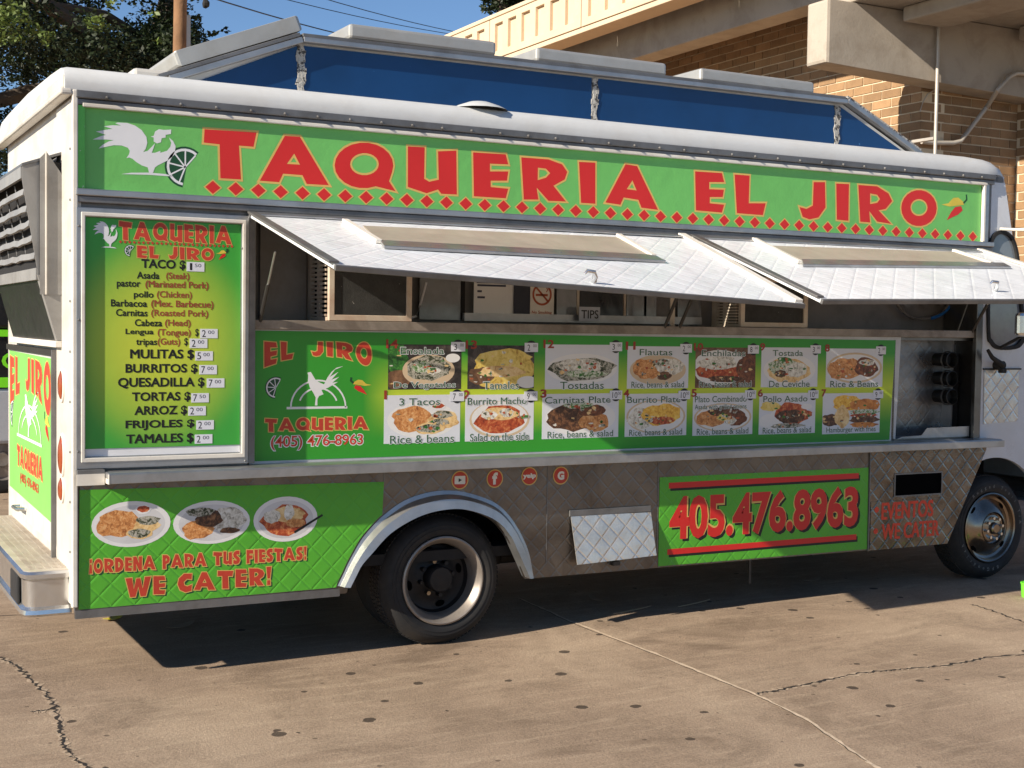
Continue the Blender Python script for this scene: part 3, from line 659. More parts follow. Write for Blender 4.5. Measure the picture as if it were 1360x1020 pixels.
for x0, y0, txt in ((444, 223, '1.50'), (497, 489, '2.00'), (456, 528, '2.00'), (478, 578, '5.00'), (494, 633, '7.00'), (524, 686, '7.00'), (462, 745, '7.50'), (450, 797, '2.00'), (482, 853, '2.00'), (476, 909, '2.00')):
    a = Sm(*z5(x0, y0)); b = Sm(*z5(x0+70, y0)); z = (a[1]+b[1])/2
    c = MB().box(a[0], b[0], YM-.0006, YM+.0005, z-.024, z+.024).build('price_card', CARD, menu)
    text(MB(), txt[0], a[0]+.01, a[0]+.03, z-.018, z+.018, side(YM-.0009), .0).build('pen_mark', BLK, c, recalc=False)
    text(MB(), txt[2:], a[0]+.042, a[0]+.075, z-.002, z+.016, side(YM-.0009), .0).build('pen_mark', PEN, c, recalc=False)
m1, m2, m3 = MB(), MB(), MB()
def mdisp(word, u0, u1, v0, v1, lw=.006):
    a, b = Sm(u0, v0), Sm(u1, v0); zt_, zb = (a[1]+b[1])/2, (Sm(u0, v1)[1]+Sm(u1, v1)[1])/2
    display(m1, m2, word, a[0], b[0], zb, zt_, side(YM-0.00025), side(YM-0.00010), lw)
mdisp('TAQUERIA', 158, 308, 297, 322); mdisp('EL JIRO', 182, 284, 328, 344.5)
a, b = Sm(160, 319), Sm(308, 329)
for k in range(26): cx = a[0]+(b[0]-a[0])*k/25; cz = Sm(230, 324)[1]; m1.mark('diamond').poly([(cx-.008, cz), (cx, cz-.008), (cx+.008, cz), (cx, cz+.008)], (), side(YM-0.00020))
hd = MB(); ga, gb = Sm(118, 290), Sm(318, 345)
m1.parts('', REDD, menu); m2.parts('_outline', TAN, menu)
rooster(m3, lambda a, b: Sm(123+(a-130)/625*33, 294+(b-72)/406*36), side(YM-0.00022)); m3.build('rooster_print', WHT, menu, recalc=False)
lc = Sm(173, 333); lime(lc[0], lc[1], .03, side, YM-0.00015, menu, R(50), R(262))
pa = Sm(287, 345); pepper(lambda a, b: (pa[0]+.065*a, pa[1]+.06*b), side, YM-0.00020, menu)
for u, v in ((105, 425), (105, 300), (322, 330), (322, 580), (104, 600), (326, 612), (200, 607)): c = S(u, v, -.021); MB().lathe([(0, -.005), (.005, -.004), (.007, 0)], (c.x, -.0203, c.z), 8).build('rivet', ALUD, T)
MB().box(.877, .915, -.012, .07, 1.116, 2.436).build('window_post', ALUD, T, .004)

# ---- service window opening, inner wall and bay
INT = M('dark_inner_panel', (70, 70, 70), .45, .3, var=.15, vscale=3, dirt=.4, dirtcol=(48, 44, 42))
YI = .36
MB().box(.9, 6.30, YI+.02, YI+.05, 1.83, 2.44).build('inner_window_wall', M('inner_wall_grey', (122, 119, 116), .6, var=.2), T)  # even grey wall, albedo raised to brighten the interior
MB().box(.89, .915, .065, YI, 1.12, 2.44).build('opening_jamb', INT, T)
MB().box(6.26, 6.285, .02, YI, 1.1, 2.43).build('opening_jamb', STEELP, T)
MB().box(.916, 6.259, .062, YI, 1.80, 1.83).build('counter', STEELP, T)
RAIL = M('grimy_brown_rail', (150, 141, 131), .55, .3, var=.18, vscale=7, dirt=.6, dirtcol=(84, 70, 60))
MB().box(.916, 6.259, .018, .061, 1.822, 1.872).build('counter_rail', RAIL, T, .003)
a, b = S(345, 330, YI), S(405, 430, YI); MB().box(a.x, b.x, YI-.01, YI, 1.83, 2.42).build('grey_panel', M('grey_panel', (120, 120, 120), .5, .2, var=.12, dirt=.3), T)
# screened pass-through boxes
SCR = M('window_screen', (46, 46, 44), .7, var=.3, vscale=14, wear=((160, 158, 152), 22, .66), bump=.002, bscale=90)
IVORY = M('aged_ivory_frame', (196, 184, 166), .55, var=.12, dirt=.45, dirtcol=(150, 100, 70))
def screen_box(x0, x1, z0, z1, yf, slat_side):
    p = MB(); t_ = .032
    p.prism([(x0, z0), (x1, z0), (x1, z1), (x0, z1)], [[(x0+t_, z0+t_), (x1-t_, z0+t_), (x1-t_, z1-t_), (x0+t_, z1-t_)]], side(yf), side(yf+.03))
    f = p.build('screen_window', IVORY, T, .003)
    MB().box(x0+t_, x1-t_, yf+.012, yf+.016, z0+t_, z1-t_).build('screen', SCR, f)
    MB().box(x0, x1, yf+.031, YI, z1-.02, z1).build('box_top', IVORY, f); MB().box(x0, x1, yf+.031, YI, z0, z0+.02).build('box_sill', IVORY, f)
    if slat_side:
        n = 15
        for k in range(n):
            z = z0+.03+(z1-z0-.06)*k/(n-1); MB().box(x0-.004, x0+.02, yf+.05, YI-.06, z-.006, z+.006).build('slat', IVORY, f)
        MB().box(x0-.002, x0+.018, yf+.155, yf+.19, z0, z1).build('slat_mullion', IVORY, f); MB().box(x0+.03, x0+.035, yf+.04, YI, z0+.02, z1-.02).build('slat_back', DARK, f)
        MB().box(x0-.003, x0+.02, YI-.055, YI, z0, z1).build('slat_frame', IVORY, f)
a, b = S(437, 422, .02), S(548, 345, .02); screen_box(a.x, b.x, 1.874, 2.28, .02, True)
a, b = S(984, 430, .05), S(1074, 380, .05); screen_box(a.x, b.x, 1.874, 2.2, .05, True)
# panes, notices and the tip jar card between them
GLS = M('pale_glass', (128, 130, 132), .14, var=.4, vscale=5, spec=.8)  # pane albedo raised to brighten the view of the interior
PAPER = M('notice_paper', (232, 229, 224), .7, var=.04)
def ipane(name, u0, u1, v0, v1, mat, y=YI-.02, th=.008, parent=T):
    a, b = S(u0, v1, y), S(u1, v0, y); return MB().box(a.x, b.x, y, y+th, a.z, b.z).build(name, mat, parent)
ipane('window_pane', 557, 612, 366, 424, GLS); ipane('pane_stile', 612, 618, 366, 424, DARK); ipane('window_pane', 739, 766, 375, 424, GLS); ipane('pane_stile', 766, 770, 375, 424, IVORY)
ipane('window_pane', 770, 828, 380, 428, M('dark_pane', (36, 40, 46), .15, var=.3)); ipane('pane_stile', 828, 832, 380, 428, IVORY); ipane('window_pane', 832, 872, 385, 430, GLS); ipane('pane_stile', 855, 859, 385, 430, DARK)
ipane('window_pane', 900, 932, 390, 432, GLS); ipane('pane_stile', 890, 897, 385, 434, IVORY, .1)
ipane('window_track', 617, 932, 421.5, 426, ALU, YI-.06, .03)
def itop(name, u0, u1, v0, v1, mat, lab, cat, y): return tag(ipane(name, u0, u1, v0, v1, mat, y, .003, None), lab, cat)
pn = itop('paper_notice', 629, 684, 366, 419, PAPER, 'large white paper notice in the service window left of the dark panel', 'paper', YI-.04)
tm = MB(); yy = YI-.0412
for u0, u1, v in ((633, 655, 376), (634, 672, 380), (634, 640, 388), (634, 644, 396)): a, b = S(u0, v, yy), S(u1, v, yy); tm.quad((a.x, yy, a.z), (b.x, yy, a.z), (b.x, yy, a.z+.012), (a.x, yy, a.z+.012))
tm.build('print_lines', PEN, pn, recalc=False)
itop('dark_card', 682, 704, 378, 420, M('blue_black_card', (40, 44, 58), .5), 'dark blue card between the paper notice and the no smoking sign', 'card', YI-.05)
ns = itop('no_smoking_sign', 704, 736, 378, 421, M('sign_white', (232, 224, 210), .6), 'white no smoking sign in the service window', 'sign', YI-.05)
c = S(720, 391, YI-.052); yy = YI-.052; rg = MB(); ORG = M('orange_red_ink', (176, 84, 50), .6)
rg.stroke(ell(c.x, c.z, .062, .062, 24), .013, side(yy), True).stroke([(c.x-.043, c.z+.043), (c.x+.043, c.z-.043)], .012, side(yy)).stroke([(c.x-.045, c.z-.004), (c.x+.04, c.z-.004)], .014, side(yy)); rg.stroke([(c.x+.03, c.z+.015), (c.x+.04, c.z+.03), (c.x+.03, c.z+.04)], .006, side(yy))
text(MB(), 'No Smoking', c.x-.07, c.x+.07, c.z-.125, c.z-.1, side(yy), .01).build('sign_words', ORG, ns, recalc=False); rg.build('no_smoking_mark', ORG, ns, recalc=False)
tc = itop('tip_card', 769, 797, 408, 426, M('tip_card_paper', (186, 188, 196), .6), 'small hand-written tips card in the service window', 'card', .26)
a, b = S(772, 424, .2585), S(795, 411, .2585); text(MB(), 'TIPS', a.x, b.x, a.z+.005, b.z-.005, side(.2585), .01).build('pen_mark', BLK, tc, recalc=False)
# hoses / struts in the opening
STRUT = M('dark_strut', (70, 68, 66), .4, .6)
for p in ([(367, 318), (345, 428)], [(897, 400), (882, 436)], [(908, 398), (902, 436)], [(1333, 402), (1290, 442)]):
    a, b = S(*p[0], y=-.30 if p[0][0] < 1300 else -.25), S(*p[1], y=.03); a = Vector((b.x, -.22, b.z+.36))
    o = MB().tube([b, b.lerp(a, .55)], .011, 8).build('gas_strut', STRUT, T, smooth=True); MB().tube([b.lerp(a, .5), a], .006, 8).build('piston', ALU, o, smooth=True)
MB().tube([S(566, 375, .3), S(558, 405, .3), S(553, 420, .3), S(545, 422, .3)], .008, 8).build('white_hose', WHT, T, smooth=True)
# neon sign in the dark right-hand pane
neon = thing('neon_sign', 'unlit round open sign with a blue tube behind the right-hand awning', 'neon sign', S(1228, 430, .33))
c = S(1226, 398, .33); tb = MB(); n = 20
tb.tube([(c.x+.27*math.cos(R(180+k*9)), .33, c.z+.03+.17*math.sin(R(180+k*9))) for k in range(21)], .011, 6).build('glass_tube', M('unlit_tube', (120, 116, 112), .3), neon, smooth=True)
MB().tube([(c.x+.29*math.cos(R(285+k*6)), .32, c.z+.04+.18*math.sin(R(285+k*6))) for k in range(11)], .012, 6).build('blue_tube', M('blue_tube', (40, 110, 190), .3), neon, smooth=True)
text(MB(), 'OPEN', c.x-.2, c.x+.2, c.z-.06, c.z+.08, side(.335), 0).build('tube_letters', M('unlit_tube'), neon, recalc=False)
# steel bay with cup tubes
BX0 = 5.49
MB().box(BX0, 6.26, .24, .26, 1.1, 1.8).build('bay_back', M('bay_steel', (138, 138, 140), .3, .8, var=.25, vscale=3, dirt=.5, dirtcol=(60, 58, 56), quilt=(0, 2, .118, .0007), bump=.004, bscale=7), T)
MB().box(BX0-.02, BX0, .056, .25, 1.1, 1.8).build('bay_side', STEELP, T); MB().box(BX0, 6.26, .05, .25, 1.09, 1.115).build('bay_floor', STEELP, T)
MB().box(6.13, 6.145, .15, .24, 1.116, 1.82).build('bay_divider', ALU, T); MB().box(6.145, 6.25, .2, .236, 1.116, 1.7).build('dark_tray', DARK, T)
MB().box(6.20, 6.258, -.006, .03, 1.1, 2.436).build('bay_post', STEELP, T, .004)
a = S(1218, 585, .03); MB().prism([(BX0+.01, 1.117), (6.19, 1.117), (6.19, 1.19), (5.78, 1.185), (5.73, 1.135), (5.55, 1.13)], (), side(.03), side(.036)).build('bay_lip', ALU, T)
for v in (478, 503, 527):
    c = S(1263, v, .10); r = .056
    o = MB().lathe([(r*.85, .1), (r*.9, .02), (r, 0), (r*1.05, -.012), (r*.92, -.014), (r*.85, .0), (r*.8, .06)], (c.x, .10, c.z), 24).build('cup_dispenser', BLK, T, smooth=True)
    MB().lathe([(r*1.0, .03), (r*1.12, .025), (r*1.12, .04), (r, .045)], (c.x, .10, c.z), 24).build('dispenser_ring', ALUD, o, smooth=True)
    MB().lathe([(0, .05), (r*.84, .05)], (c.x, .10, c.z), 24).build('dispenser_core', DARK, o)
    MB().tube([(c.x, .14, c.z), (c.x, .24, c.z)], r*.82, 16).build('dispenser_tube', BLK, o, smooth=True)

# ---- picture menu strip
def f_strip(t, X):
    d = t.math('DIVIDE', t.math('ABSOLUTE', t.math('SUBTRACT', X[2], t.math('MULTIPLY_ADD', X[0], .003, 1.455))), .24)
    f = t.math('SUBTRACT', 1., t.math('MINIMUM', d, 1.)); g = t.math('MINIMUM', t.math('MAXIMUM', t.math('DIVIDE', t.math('SUBTRACT', X[0], 1.55), .2), .0), 1.)
    return t.math('MULTIPLY', t.math('POWER', f, 1.1), g)
STRIPM = grad_mat('picture_menu_gradient', (50, 148, 40), (190, 208, 52), f_strip)
YP = .055
bd = MB(); q = [sxz(332, 612, YP), sxz(1189, 588, YP), sxz(1197, 441, YP), sxz(335, 436, YP)]
q = [(.906, 1.1), (q[1][0], 1.1), (q[2][0], 1.821), (.918, 1.821)]
bd.prism(q, (), side(YP+.001), side(YP+.02)); strip_board = bd.build('picture_menu_board', M('board_edge', (190, 192, 194), .5, .2), T)
g4 = [(.917, 1.118), sxz(1181, 584, YP), sxz(1189.6, 452, YP), (.919, 1.815)]
MB().prism(g4, (), side(YP-.0006), side(YP+.0006)).build('green_sheet', STRIPM, strip_board)
Sp = lambda u, v: sxz(u, v, YP-.001)
fb = {}
def fm(name, cols, scale=55.):
    if name in MATS: return MATS[name]
    m = bpy.data.materials.new(name); m.use_nodes = True; t = NT(m); b = t.n['Principled BSDF']; P = t.pos()
    n = t.noise(scale, 4, .7, P, .8); k = len(cols); st = [(.30+.40*i/(k-1), srgb(c)) for i, c in enumerate(cols)]
    t.link(t.ramp(n, st), b.inputs['Base Color']); b.inputs['Roughness'].default_value = .45; MATS[name] = m; return m
F = dict(rice=fm('print_orange_rice', [(128, 74, 38), (204, 136, 76), (230, 186, 130)], 48), beans=fm('print_beans', [(50, 30, 20), (110, 62, 36), (150, 92, 55)], 40), meat=fm('print_meat', [(30, 20, 14), (86, 54, 34), (160, 112, 74)], 34), white=fm('print_cheese', [(110, 100, 84), (214, 208, 194), (242, 240, 234)], 40), salad=fm('print_salad', [(30, 50, 22), (90, 130, 60), (225, 225, 210), (60, 80, 40)], 55), dark=fm('print_dark_salad', [(24, 22, 18), (60, 66, 38), (190, 185, 170), (70, 34, 24)], 45), salsa=fm('print_salsa', [(104, 34, 18), (178, 76, 40), (222, 150, 92)], 34), tort=fm('print_tortilla', [(180, 130, 75), (226, 190, 130), (240, 214, 165)], 28), fries=fm('print_fries', [(190, 120, 30), (236, 184, 70), (250, 220, 120)], 38), bun=fm('print_bun', [(150, 82, 30), (206, 130, 60), (226, 160, 90)], 16), wood=fm('print_wood', [(70, 48, 32), (110, 78, 54), (150, 110, 78)], 12), plate=M('print_plate', (226, 224, 222), .5, var=.03), plateb=M('print_plate_tan', (206, 182, 150), .5, var=.05), husk=fm('print_husk', [(170, 130, 50), (224, 196, 100), (236, 214, 140)], 22), leaf=fm('print_green_leaf', [(20, 50, 18), (50, 110, 40), (90, 160, 60)], 40))
BGW = M('photo_white', (214, 216, 222), .5, var=.03); BGD = fm('photo_dark', [(28, 24, 22), (54, 46, 42), (90, 80, 74)], 14)
def blob(cx, cz, rx, rz, seed, n=22, wob=.16):
    r_ = random.Random(seed); ph = [r_.uniform(0, 6.28) for _ in range(4)]
    return [(cx+rx*(1+wob*(.5*math.sin(3*a+ph[0])+.35*math.sin(5*a+ph[1])+.3*math.sin(9*a+ph[2])))*math.cos(a), cz+rz*(1+wob*(.5*math.sin(2*a+ph[3])+.35*math.sin(6*a+ph[0])+.3*math.sin(8*a+ph[1])))*math.sin(a)) for a in [2*math.pi*k/n for k in range(n)]]
CAPT = M('caption_green', (46, 92, 60), .5); NUM = M('number_red', (150, 52, 34), .5)
def photo(no, box, bg, items, top, bot, price, price2=None):
    u0, v0, u1, v1 = box; a, b = Sp(u0, (v0+v1)/2), Sp(u1, (v0+v1)/2); x0, x1 = a[0], b[0]
    zt_ = (Sp(u0, v0)[1]+Sp(u1, v0)[1])/2; zb = (Sp(u0, v1)[1]+Sp(u1, v1)[1])/2; yb = YP-.0012
    card = MB().box(x0, x1, yb, yb+.0005, zb, zt_).build('dish_photo', bg, strip_board)
    wx, wz = x1-x0, zt_-zb; y = yb-.0001
    for i, (k, cx, cz, rx, rz) in enumerate(items):
        y -= .00006; e = ell(x0+cx*wx, zb+cz*wz, rx*wx, rz*wz, 28) if k in ('plate', 'plateb') else blob(x0+cx*wx, zb+cz*wz, rx*wx, rz*wz, no*31+i)
        e = [(min(max(p[0], x0+.002), x1-.002), min(max(p[1], zb+.002), zt_-.002)) for p in e]
        MB().poly(e, (), side(y)).build('plate_print' if 'plate' in k else 'food_print', F[k], card, recalc=False)
    rr_ = random.Random(no); y -= .00006
    for mt in ('white', 'dark', 'salsa', 'leaf', 'tort'):
        ch = MB()
        for _ in range(5):
            k, cx, cz, rx, rz = rr_.choice([q for q in items if 'plate' not in q[0]]); aa = rr_.uniform(0, 6.28); q_ = rr_.random()**.5*.85
            ch.poly([(min(max(p[0], x0+.002), x1-.002), min(max(p[1], zb+.002), zt_-.002)) for p in blob(x0+(cx+rx*q_*math.cos(aa))*wx, zb+(cz+rz*q_*math.sin(aa))*wz, rr_.uniform(.012, .035)*wx, rr_.uniform(.012, .04)*wz, rr_.randint(0, 999), 8, .5)], (), side(y))
        y -= .00003; o = ch.build('garnish_print', F[mt], card, recalc=False); o['kind'] = 'stuff'
    yt = yb-.0011
    for tx_, zc, hh in ((top, .86, .15), (bot, .08, .17)):
        if not tx_: continue
        rows_ = tx_ if isinstance(tx_, tuple) else (tx_,)
        for ri, s_ in enumerate(rows_):
            wl = min(.86, .062*len(s_)+.1); xc = x0+wx*(.5 if zc < .5 else .46); zz = zb+(zc-ri*.2)*wz
            text(MB(), s_, xc-wl*wx/2-.003, xc+wl*wx/2+.003, zz-hh*wz/2-.003, zz+hh*wz/2+.003, side(yt), .035).build('caption_halo', WHT, card, recalc=False)
            text(MB(), s_, xc-wl*wx/2, xc+wl*wx/2, zz-hh*wz/2, zz+hh*wz/2, side(yt-.0002), .004).build('caption', CAPT, card, recalc=False)
    nm = MB(); wn = .03*len(str(no)); text(nm, str(no), x0-.014, x0-.014+wn+.012, zt_-.022, zt_+.028, side(yt), .03); nm.build('dish_number', NUM, card, recalc=False)
    cxr = x1-.022; MB().disc((cxr, zt_-.01), .038, side(yb-.0013), 20, .04).build('magnet', BLK, card, recalc=False)
    pc = MB().box(cxr-.045, cxr+.045, yb-.0021, yb-.0015, zt_-.038, zt_+.016).build('price_card', CARD, card)
    text(MB(), price, cxr-.026, cxr-.026+.018*len(price), zt_-.03, zt_+.006, side(yb-.0023), 0).build('pen_mark', BLK, pc, recalc=False)
    text(MB(), '00', cxr+.012, cxr+.036, zt_-.01, zt_+.008, side(yb-.0023), 0).build('pen_mark', PEN, pc, recalc=False)
photo(14, (515.5, 457.6, 612.6, 517), BGD, [('leaf', .12, .7, .14, .35), ('wood', .12, .22, .2, .2), ('plateb', .55, .42, .36, .36), ('dark', .55, .48, .3, .28), ('salad', .45, .5, .14, .12), ('white', .62, .42, .1, .08), ('plate', .88, .7, .1, .1)], 'Ensalada', 'De Vegetales', '3')
photo(13, (621, 458.7, 709.4, 516.3), BGD, [('husk', .55, .45, .5, .46), ('wood', .2, .3, .2, .2), ('husk', .6, .68, .34, .2), ('tort', .5, .4, .34, .14), ('plate', .9, .15, .16, .14)], None, 'Tamales', '2')
photo(12, (724, 457.8, 821.4, 516.5), BGW, [('plate', .5, .46, .48, .34), ('dark', .5, .44, .44, .27), ('white', .45, .55, .3, .14), ('salad', .55, .34, .28, .08), ('white', .62, .48, .14, .1)], None, 'Tostadas', '3')
photo(11, (833, 460, 914.3, 515.8), BGW, [('plateb', .5, .44, .46, .36), ('rice', .32, .46, .24, .24), ('white', .68, .52, .24, .2), ('meat', .6, .3, .12, .1), ('dark', .55, .62, .14, .08)], 'Flautas', 'Rice, beans & salad', '2')
photo(10, (923.4, 461.6, 1003.4, 515), F['wood'], [('plate', .4, .5, .46, .44), ('salsa', .4, .4, .38, .22), ('white', .38, .62, .32, .18), ('beans', .88, .5, .2, .36), ('meat', .5, .22, .3, .08)], 'Enchiladas', 'Rice, beans & salad', '8')
photo(9, (1011, 461.6, 1085.9, 514), BGW, [('plate', .5, .44, .46, .38), ('tort', .48, .42, .38, .3), ('salad', .4, .5, .28, .2), ('white', .62, .44, .2, .18), ('meat', .34, .34, .1, .1), ('leaf', .4, .7, .12, .06)], 'Tostada', 'De Ceviche', '3')
photo(8, (1097, 463, 1172.4, 514), BGW, [('plateb', .5, .5, .49, .4), ('plate', .5, .5, .45, .35), ('rice', .34, .48, .32, .28), ('beans', .7, .52, .2, .26), ('white', .72, .64, .14, .08)], None, 'Rice & Beans', '2')
photo(1, (510, 524.5, 611, 588), BGW, [('plate', .5, .48, .46, .38), ('rice', .36, .5, .26, .26), ('tort', .78, .48, .2, .2), ('dark', .76, .58, .14, .08), ('dark', .72, .42, .14, .07), ('tort', .6, .3, .2, .12), ('dark', .58, .3, .16, .08), ('plate', .7, .76, .1, .09), ('salsa', .7, .77, .08, .06)], '3 Tacos', 'Rice & beans', '7')
photo(2, (617.8, 523.9, 708.7, 585), BGW, [('plateb', .5, .46, .44, .4), ('plate', .5, .48, .41, .37), ('salsa', .5, .46, .35, .3), ('tort', .5, .58, .26, .14), ('white', .34, .56, .12, .1), ('white', .6, .6, .1, .1), ('dark', .86, .5, .1, .04)], 'Burrito Macho', 'Salad on the side', '9')
photo(3, (720, 522.7, 821.4, 581.7), BGW, [('plate', .5, .46, .46, .4), ('meat', .36, .46, .3, .3), ('rice', .68, .36, .2, .22), ('beans', .64, .62, .18, .14), ('salad', .46, .74, .2, .07)], 'Carnitas Plate', 'Rice, beans & salad', '10')
photo(4, (830, 522.7, 911.8, 579), BGW, [('plateb', .5, .46, .48, .4), ('plate', .5, .46, .45, .37), ('white', .25, .42, .2, .24), ('fries', .58, .5, .32, .26), ('salsa', .6, .36, .2, .1)], 'Burrito Plate', 'Rice, beans & salad', '10')
photo(5, (920, 522, 999.6, 577.6), BGW, [('plateb', .5, .42, .48, .34), ('plate', .5, .42, .45, .31), ('rice', .3, .4, .24, .2), ('meat', .52, .56, .26, .12), ('beans', .72, .4, .18, .18), ('white', .62, .34, .1, .1), ('husk', .5, .42, .1, .08)], ('Plato Combinado', 'Asada with grilled onions'), 'Rice, beans & salad', '10')
photo(6, (1008, 522, 1082.7, 576), BGW, [('husk', .2, .68, .18, .12), ('plate', .34, .46, .14, .14), ('plate', .2, .3, .2, .2), ('salsa', .58, .5, .3, .26), ('meat', .56, .42, .26, .18), ('salsa', .86, .48, .09, .08), ('dark', .5, .2, .3, .06), ('plate', .84, .66, .1, .07)], 'Pollo Asado', 'Rice, beans & salad', '10')
photo(7, (1092.4, 522, 1168.6, 575.5), BGW, [('meat', .14, .34, .16, .16), ('fries', .42, .76, .26, .2), ('tort', .34, .42, .13, .26), ('bun', .74, .7, .27, .16), ('salad', .72, .52, .27, .07), ('salsa', .72, .44, .24, .05), ('meat', .72, .34, .26, .1), ('bun', .72, .2, .24, .07)], None, 'Hamburger with fries', '9')
# logo at the left end of the strip
l1, l2, l3, l4 = MB(), MB(), MB(), MB(); z4 = lambda x, y: Sp(330+x/4.533, 420+y/4.533)
a, b = z4(95, 150), z4(742, 150); ztop = z4(420, 150)[1]; zlow = z4(420, 315)[1]; zmid = z4(420, 240)[1]
display(l1, l2, 'EL JIRO', a[0], b[0], 0, 0, side(YP-0.00106), side(YP-0.00070), .010, .22, .7, lambda t: (zmid-(zmid-zlow)*(abs(t-.5)*2)**2.2, ztop-.004))
a, b = z4(100, 610), z4(722, 600); display(l1, l2, 'TAQUERIA', a[0], b[0], z4(400, 690)[1], z4(400, 610)[1], side(YP-0.00106), side(YP-0.00070), .010, .14)
l1.parts('', REDD, strip_board); l2.parts('_outline', TAN, strip_board)
a, b = z4(135, 715), z4(690, 715); zb_, zt_ = z4(410, 800)[1], z4(410, 715)[1]
text(MB(), '(405) 476-8963', a[0]-.005, b[0]+.005, zb_-.005, zt_+.005, side(YP-0.00070), .06).build('phone_halo', WHT, strip_board, recalc=False)
text(MB(), '(405) 476-8963', a[0], b[0], zb_, zt_, side(YP-0.00118), .015).build('phone_number', REDD, strip_board, recalc=False)
ROS = [(355,340),(375,335),(390,360),(405,385),(430,400),(455,410),(475,370),(500,335),(530,310),(572,300),(520,322),(490,365),(542,335),(500,382),(547,365),(505,400),(540,395),(480,430),(440,445),(452,470),(425,480),(415,500),(415,537),(400,537),(405,490),(390,460),(370,430),(358,390),(360,355)]
def arch_rooster(to, fn, y, parent, sw):
    m = MB(); m.poly([to(*p) for p in ROS], (), fn(y))
    for r, a0_, a1_ in ((165, 0, 180), (118, 20, 160)):
        m.stroke([to(420+r*math.cos(R(t)), 548-r*.98*math.sin(R(t))) for t in range(a0_, a1_+1, 10)], sw, fn(y-.0001))
    m.stroke([to(230, 553), to(595, 548)], sw*1.4, fn(y-.0001)); m.build('rooster_print', WHT, parent, recalc=False)
arch_rooster(z4, side, YP-0.00082, strip_board, .009)
lc = z4(165, 430); lime(lc[0], lc[1], .06, side, YP-0.00070, strip_board, R(60), R(265))
pa = z4(605, 475); pb_ = z4(742, 365); pepper(lambda a, b: (pb_[0]-(pb_[0]-pa[0])*a, pa[1]+(pb_[1]-pa[1])*b), side, YP-0.00094, strip_board)

# ---- shelf below the strip
SH = [(1.062, -.125), (1.098, -.125), (1.108, -.118), (1.112, .05), (1.100, .05), (1.075, -.11), (1.064, -.118)]
sh = MB(); sh.box(.135, 6.36, -.125, .054, 1.070, 1.104); sh.build('counter_shelf', ALU, T, .006)
MB().box(.137, 6.372, -.132, -.126, 1.050, 1.096).build('shelf_lip', ALU, T, .002)
MB().box(.0, .134, -.06, .02, 1.092, 1.115).build('shelf_stub', ALUD, T, .002); MB().box(-.002, .132, -.064, -.06, 1.040, 1.096).build('shelf_bracket', TRIM, T)
MB().box(.136, .141, -.134, -.0, 1.049, 1.097).build('shelf_end', TRIM, T)

# ---- skirt with wheel arch
def z8(x, y, yy=0.): return sxz(480+x/4.433, 640+y/4.433, yy)
inner = [z8(x, y) for x, y in ((-88, 612), (-52, 540), (-20, 480), (40, 410), (130, 310), (220, 245), (330, 190), (440, 160), (560, 152), (680, 180), (780, 230), (850, 310), (890, 390), (930, 480), (965, 560))]
outer = [z8(x, y) for x, y in ((-142, 612), (-105, 535), (-75, 470), (-5, 345), (60, 265), (130, 195), (250, 110), (390, 62), (520, 50), (640, 68), (780, 120), (870, 200), (940, 310), (985, 420), (1012, 560))]
skp = [(.0, .368), (inner[0][0], .378)]+inner[1:-1]+[(inner[-1][0], .372), (5.975, .362), (6.336, 1.02), (6.336, 1.068), (.0, 1.091)]
MB().prism(skp, (), side(.0), side(.02)).build('skirt', STEEL, T)
def cat(pts, m=5, closed=False):
    P_ = [Vector(p) for p in pts]; n_ = len(P_); o = []
    for k in range(n_ if closed else n_-1):
        g = lambda i: P_[i % n_] if closed else P_[min(max(i, 0), n_-1)]
        p0, p1, p2, p3 = g(k-1), g(k), g(k+1), g(k+2)
        for j in range(m):
            t_ = j/m; q = .5*((2*p1)+(p2-p0)*t_+(2*p0-5*p1+4*p2-p3)*t_**2+(3*p1-p0-3*p2+p3)*t_**3); o.append((q.x, q.y))
    if not closed: o.append(tuple(P_[-1]))
    return o
inner, outer = cat(inner), cat(outer)
fl = MB(); ymid = (-.004, -.05, -.062)
for k in range(len(inner)-1):
    for (f0, y0), (f1, y1) in (((0, -.004), (.22, -.010)), ((.22, -.010), (.45, -.05)), ((.45, -.05), (1, -.062)), ((1, -.062), (1.02, .04))):
        lerp = lambda i, f, y: (outer[i][0]+(inner[i][0]-outer[i][0])*f, y, outer[i][1]+(inner[i][1]-outer[i][1])*f)
        fl.quad(lerp(k, f0, y0), lerp(k+1, f0, y0), lerp(k+1, f1, y1), lerp(k, f1, y1))
fl.build('wheel_arch_flare', ALU, T, smooth=True)
MB().box(1.35, 2.68, .55, .58, .36, .95).build('wheel_well', DARK, T); MB().box(1.35, 2.68, .021, .56, .93, .95).build('wheel_well_top', DARK, T)
MB().box(1.35, 1.36, .021, .56, .4, .93).build('wheel_well_end', DARK, T)
MB().box(.02, 6.0, W-.03, W-.005, .36, .5).build('far_skirt', DARK, T)
MB().box(.0, 1.40, -.006, -.001, .366, .408).build('skirt_edge_rail', ALUD, T)
for xs_ in (1.655, 2.70, 3.49): MB().box(xs_, xs_+.004, -.0025, -.0005, .45 if xs_ > 2 else .985, 1.06).build('skirt_seam', ALUD, T)
